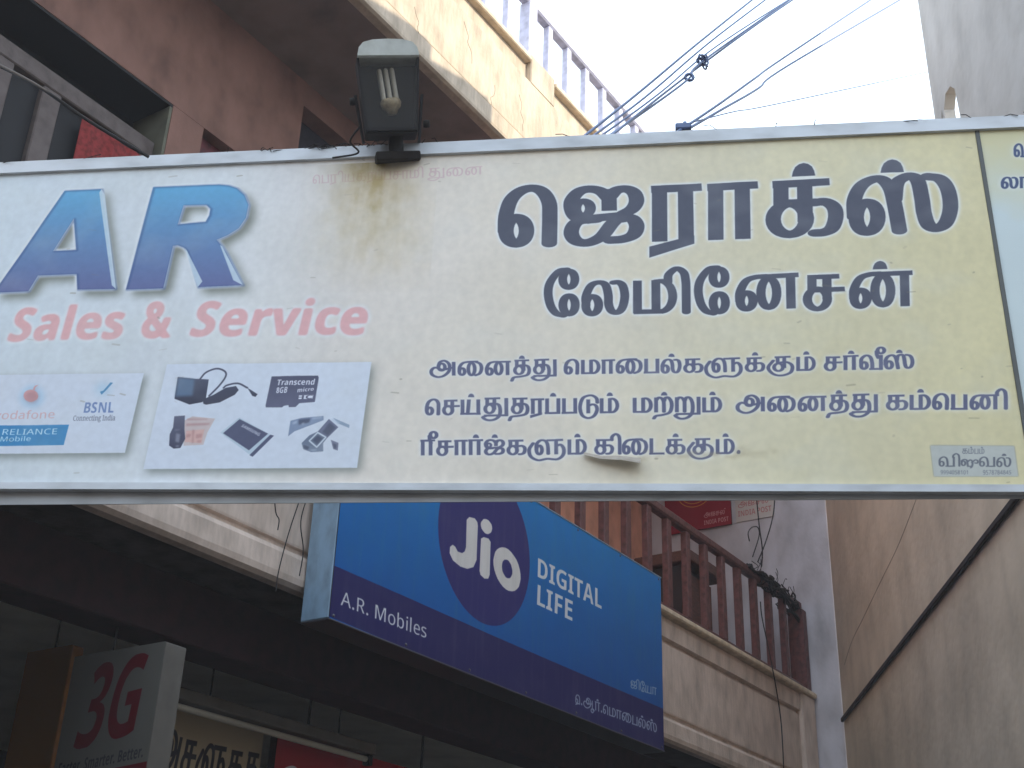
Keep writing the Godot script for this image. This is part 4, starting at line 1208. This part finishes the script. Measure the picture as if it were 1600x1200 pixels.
# ---------------------------------------------------------------- dim things in the shop front below the balcony
func shop_things() -> void:
	var t := thing("hanging_board", "white board with red 3G standing out below the balcony beam at lower left", "sign", Vector3(2.707, 2.10, -3.3))
	var p := Print.new(256, 330, Color8(126, 122, 114))  # white board greyed in colour for the shade it hangs in
	p.type("3G", bold, [70, 24, 216, 14, 206, 168, 44, 186]); p.ink(Color8(116, 16, 32))
	p.type("Faster. Smarter. Better.", bold, [14, 206, 242, 190, 242, 212, 14, 230]); p.ink(Color8(70, 66, 70))
	p.poly(PackedVector2Array([Vector2(0, 238), Vector2(256, 220), Vector2(256, 330), Vector2(0, 330)])); p.ink(Color8(116, 16, 32))
	p.type("vodafone", sans, [60, 266, 226, 254, 226, 298, 60, 312]); p.ink(Color8(226, 214, 210))
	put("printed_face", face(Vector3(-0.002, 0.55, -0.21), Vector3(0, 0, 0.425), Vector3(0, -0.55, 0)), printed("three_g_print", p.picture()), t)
	put("casing", box(Vector3(0.0, 0.0, -0.21), Vector3(0.09, 0.55, 0.214), 0.003), M.shade_dimmed_casing, t)
	put("hanger", tube([Vector3(0.06, 0.55, -0.1), Vector3(0.06, 0.87, -0.1)], 0.004, 6), M.wire, t)
	t = thing("yellow_board", "amber yellow board with dark red letter A behind the 3G board", "sign", Vector3(2.82, 2.1, -3.8))
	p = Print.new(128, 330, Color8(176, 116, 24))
	p.type("A", serif, [48, 244, 100, 240, 100, 300, 48, 304]); p.ink(Color8(120, 30, 30))
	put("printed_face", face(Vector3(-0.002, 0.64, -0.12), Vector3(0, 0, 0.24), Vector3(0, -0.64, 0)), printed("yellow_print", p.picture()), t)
	put("casing", box(Vector3(0.0, 0.0, -0.12), Vector3(0.05, 0.64, 0.12), 0.003), M.yellow_board, t)
	put("hanger", tube([Vector3(0.02, 0.64, 0.0), Vector3(0.02, 0.80, 0.0)], 0.004, 6), M.wire, t)
	# tube light under the ceiling
	t = thing("tube_light", "white fluorescent tube light fitting hanging below the beam", "lamp", Vector3(3.18, 2.62, -3.62))
	put("batten", box(Vector3(0, 0.015, -0.03), Vector3(1.22, 0.06, 0.03), 0.004), M.shade_dimmed_casing, t)
	put("tube", tube([Vector3(0.03, -0.005, 0.0), Vector3(1.19, -0.005, 0.0)], 0.013, 10), M.lamp_tube, t)
	for x in [0.0, 1.19]:
		put("end_holder", box(Vector3(x, -0.03, -0.018), Vector3(x + 0.03, 0.014, 0.018), 0.003), M.lamp_black, t)
	for x in [0.25, 1.0]:
		put("hanger", tube([Vector3(x, 0.06, 0), Vector3(x, 0.28, 0)], 0.004, 5), M.wire, t)
	# Tamil board
	t = thing("tamil_board", "dim cream board with tall dark Tamil letters beside the red board", "sign", Vector3(3.30, 2.28, -3.78))
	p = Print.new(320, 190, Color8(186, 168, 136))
	var run := []
	var x := 16.0
	for g in ["a", "cha", "lu", "ka", "tha", "ra"]:
		run.append([g, x, 120.0, 0.34, 0.0, 0.06, -0.72])
		x += FONT[g][0] * 0.34 + 2.0
	p.tamil(FONT, run, 12.0, 7.0)
	p.ink(Color8(40, 36, 44))
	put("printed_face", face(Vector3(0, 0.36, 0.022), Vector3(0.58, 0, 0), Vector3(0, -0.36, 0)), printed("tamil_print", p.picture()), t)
	put("casing", box(Vector3(0, 0, 0), Vector3(0.58, 0.36, 0.02), 0.002), M.wood, t)
	put("hanger", tube([Vector3(0.1, 0.36, 0.01), Vector3(0.1, 0.62, 0.01)], 0.006, 5), M.wire, t)
	# red airtel board
	t = thing("red_shop_board", "red board with white looped logo at the bottom edge of the picture", "sign", Vector3(3.90, 2.12, -3.74))
	p = Print.new(512, 220, Color8(176, 20, 36))
	var curl := [Vector2(30, 118), Vector2(52, 96), Vector2(62, 70), Vector2(48, 56), Vector2(26, 64), Vector2(22, 84)]
	p.stroke(Print.smooth(curl), 7.0, 7.0, false, Vector2.ZERO, Vector2.RIGHT, Vector2.DOWN)
	p.type("airtel", sans, [78, 62, 240, 62, 240, 118, 78, 118])
	p.ink(Color8(232, 214, 212))
	put("printed_face", face(Vector3(0, 0.53, 0.042), Vector3(1.25, 0, 0), Vector3(0, -0.53, 0)), printed("airtel_print", p.picture()), t)
	put("casing", box(Vector3(0, 0, 0), Vector3(1.25, 0.53, 0.04), 0.003), M.maroon_paint, t)
	put("hanger", tube([Vector3(0.2, 0.53, 0.02), Vector3(0.2, 0.78, 0.02)], 0.006, 5), M.wire, t)
	put("hanger", tube([Vector3(1.0, 0.53, 0.02), Vector3(1.0, 0.78, 0.02)], 0.006, 5), M.wire, t)
	# red cloth hung in the upper window
	var st := new_st()
	for i in 8:
		var xa := 2.41 + i * 0.039; var xb := xa + 0.039
		var za := -3.69 + 0.008 * sin(i * 1.9); var zb := -3.69 + 0.008 * sin((i + 1) * 1.9)
		var ya := 4.752 - 0.004 * (i % 3); var yb := 4.752 - 0.004 * ((i + 1) % 3)
		quad(st, Vector3(xa, 4.05, za), Vector3(xb, 4.05, zb), Vector3(xb, yb, zb), Vector3(xa, ya, za))
		quad(st, Vector3(xb, 4.05, zb - 0.004), Vector3(xa, 4.05, za - 0.004), Vector3(xa, ya, za - 0.004), Vector3(xb, yb, zb - 0.004))
	tag(put("red_cloth", finish(st), M.red_cloth), "faded red cloth hanging in the upper left window", "cloth")

# ---------------------------------------------------------------- things on the first-floor balcony
func balcony_things() -> void:
	var t := thing("red_notice_board", "red board with yellow curves and white words on the wall behind the railing", "sign", Vector3(8.29, 4.97, -3.57))
	var p := Print.new(360, 320, Color8(150, 28, 42))
	for k in 3:
		var pts := []
		for j in 18:
			pts.append(Vector2(170, 110) + Vector2.from_angle(PI * j / 17.0) * Vector2(64 + k * 17, 50 + k * 18))
		p.stroke(pts, 2.5, 2.5, false, Vector2.ZERO, Vector2.RIGHT, Vector2.DOWN)
	p.ink(Color8(222, 160, 60), 0.8)
	var run := []
	var x := 214.0
	for g in ["a", "ja", "cha", "la", "dot"]:
		run.append([g, x, 262.0, 0.19, 0.0, 0.0, -0.22])
		x += FONT[g][0] * 0.19
	p.tamil(FONT, run, 9.0, 7.0)
	p.type("INDIA POST", bold, [214, 278, 346, 278, 346, 302, 214, 302])
	p.ink(Color8(226, 196, 190), 0.75)
	put("printed_face", face(Vector3(-0.018, 0.48, -0.54), Vector3(0, 0, 0.54), Vector3(0, -0.48, 0)), printed("post_print", p.picture()), t)
	put("casing", box(Vector3(-0.016, 0.0, -0.54), Vector3(0.0, 0.48, 0.0), 0.002), M.red_door, t)
	# lettering painted on the wall next to it: a thin white-washed panel with red words
	t = thing("paper_notice", "pale wall notice with faded red words beside the red board", "sign", Vector3(8.297, 4.98, -3.54))
	p = Print.new(200, 150, Color8(206, 198, 192))
	run = []
	x = 12.0
	for g in ["a", "ja", "cha", "la", "dot"]:
		run.append([g, x, 74.0, 0.27, 0.0, 0.0, -0.27])
		x += FONT[g][0] * 0.27
	p.tamil(FONT, run, 8.0, 7.0)
	p.type("INDIA POST", bold, [12, 92, 186, 92, 186, 122, 12, 122])
	p.ink(Color8(178, 84, 84), 0.6)
	put("printed_face", face(Vector3(-0.006, 0.22, 0.0), Vector3(0, 0, 0.30), Vector3(0, -0.22, 0)), printed("notice_print", p.picture()), t)
	put("sheet", box(Vector3(-0.005, 0, 0), Vector3(0.0, 0.22, 0.30), 0.0), M.white_paint, t)
	# wooden cabinet behind the railing
	t = thing("wooden_cabinet", "brown wooden cabinet with overhanging top behind the lower railing", "cabinet", Vector3(7.62, 3.2, -3.7))
	put("top", box(Vector3(-0.26, 1.2, -0.2), Vector3(0.3, 1.28, 0.22), 0.008), M.wood, t)
	put("carcass", box(Vector3(-0.2, 0.05, -0.18), Vector3(0.2, 1.198, 0.14), 0.006), M.dark_wood, t)
	for sx in [-0.2, 0.17]:
		for sz in [-0.18, 0.11]:
			put("leg", box(Vector3(sx, 0.0, sz), Vector3(sx + 0.03, 0.049, sz + 0.03), 0.002), M.dark_wood, t)
	for sx in [-0.19, 0.005]:
		var dd := put("door", box(Vector3(sx, 0.1, 0.142), Vector3(sx + 0.185, 1.15, 0.158), 0.003), M.wood, t)
		put("handle", box(Vector3(sx + 0.08, 0.6, 0.16), Vector3(sx + 0.1, 0.7, 0.172), 0.003), M.steel, dd)
	# tangle of old cable wound on the rail's end
	t = thing("cable_tangle", "dark tangle of old cable wound round the end of the lower railing", "cable", Vector3(7.78, 4.28, -3.1))
	var r2 := RandomNumberGenerator.new(); r2.seed = 17
	for q in 5:
		var core := []
		for j in 12:
			core.append(Vector3(-0.42 + j * 0.08, 0.012 + r2.randfn(0, 0.012) - 0.0012 * j * j * (1.0 if q % 2 else 0.3), r2.randfn(0.03, 0.014)))
		put("bundle", tube(path(core, 4), r2.randf_range(0.006, 0.012), 7), M.wire, t)
	for k in 15:
		var c := Vector3(r2.randfn(0.0, 0.2), r2.randfn(-0.01, 0.025), r2.randfn(0.0, 0.02))
		var pts := []
		var ph := r2.randf_range(0, TAU); var rad := r2.randf_range(0.03, 0.05)
		var turns := r2.randi_range(7, 13)
		for j in turns:
			var a := ph + j * 0.75
			pts.append(c + Vector3(j * r2.randf_range(-0.004, 0.02), sin(a) * rad + r2.randfn(0, 0.006), cos(a) * rad * 0.8 + r2.randfn(0, 0.006)))
		put("strand", tube(path(pts, 3), r2.randf_range(0.003, 0.007), 5), M.wire, t)
	for k in 10:
		var c := Vector3(r2.randf_range(-0.35, 0.35), 0.02, 0.0)
		put("loose_end", tube(path([c, c + Vector3(r2.randf_range(-0.06, 0.06), r2.randf_range(0.02, 0.1), r2.randf_range(0, 0.05)), c + Vector3(r2.randf_range(-0.12, 0.12), r2.randf_range(-0.1, 0.12), 0.05)], 4), 0.0025, 4), M.wire, t)

# ---------------------------------------------------------------- cables overhead and loose wires
func cables() -> void:
	var words := ["topmost of the overhead cables crossing the white sky", "second overhead cable from the top against the sky", "third overhead cable from the top against the sky", "overhead cable with a ring insulator hanging on it", "lowest overhead cable of the upper bundle, with a knot", "upper of two cables rising from the sign's top edge", "lower of two cables rising from the sign's top edge", "thin flat wire branching below the two lower cables"]
	var rad := [0.005, 0.0042, 0.0036, 0.0045, 0.0045, 0.005, 0.005, 0.0024]
	for i in CABLES.size():
		tag(put("overhead_cable", tube(path(CABLES[i], 8), rad[i], 7), M.cable), "dark " + words[i], "cable", "overhead cables")
	var k := thing("cable_knot", "dark knot where overhead cables are tied together", "knot", V(KNOTS[0]))
	for j in 5:
		var pts := []
		for q in 10:
			var a := q * 0.7 + j
			pts.append(Vector3(cos(a) * 0.022 + 0.006 * j - 0.012, sin(a) * 0.018 + 0.004 * q - 0.02, sin(a + j) * 0.015))
		put("strand", tube(path(pts, 3), 0.004, 5), M.cable, k)
	k = thing("ring_insulator", "small ring insulator hanging on an overhead cable", "insulator", V(KNOTS[1]))
	var ring := []
	for q in 13:
		ring.append(Vector3(cos(TAU * q / 12) * 0.016, sin(TAU * q / 12) * 0.016, 0).rotated(Vector3.UP, -1.0))
	put("ring", tube(ring, 0.006, 7), M.cable, k)
	k = thing("cable_clamp", "dark clamp holding two cables just above the sign's top edge", "clamp", V(KNOTS[2]))
	put("clamp_body", box(Vector3(-0.03, -0.012, -0.012), Vector3(0.02, 0.012, 0.012), 0.004, Transform3D(Basis(Vector3.UP, -1.1), Vector3.ZERO)), M.cable, k)
	put("bolt", lathe([Vector2(0, -0.02), Vector2(0.006, -0.02), Vector2(0.006, 0.02), Vector2(0, 0.02)], 8), M.cable, k)
	var lw := ["longest thin wire hanging beside the blue sign's left end", "short frayed wire hanging under the white sign left of the blue sign", "thin wire running close to the blue sign's left edge"]
	for i in WIRES.size():
		tag(put("loose_wire", tube(path(WIRES[i], 6), 0.0022, 5), M.wire), lw[i], "wire", "loose wires")
	var pw := ["thin wire dropping to the railing left of its neighbour", "curved wire dropping to the railing beside the white wall", "hooked loop of wire standing above the railing", "thin wire running down over the cream parapet"]
	for i in PWIRES.size():
		tag(put("loose_wire", tube(path(PWIRES[i], 6), 0.0045 if i < 2 else 0.004, 5), M.wire), pw[i], "wire", "loose wires")
	tag(put("loose_wire", tube(path(LEFTWIRE, 6), 0.0045, 6), M.wire), "dark wire slanting across the upper left window", "wire", "loose wires")
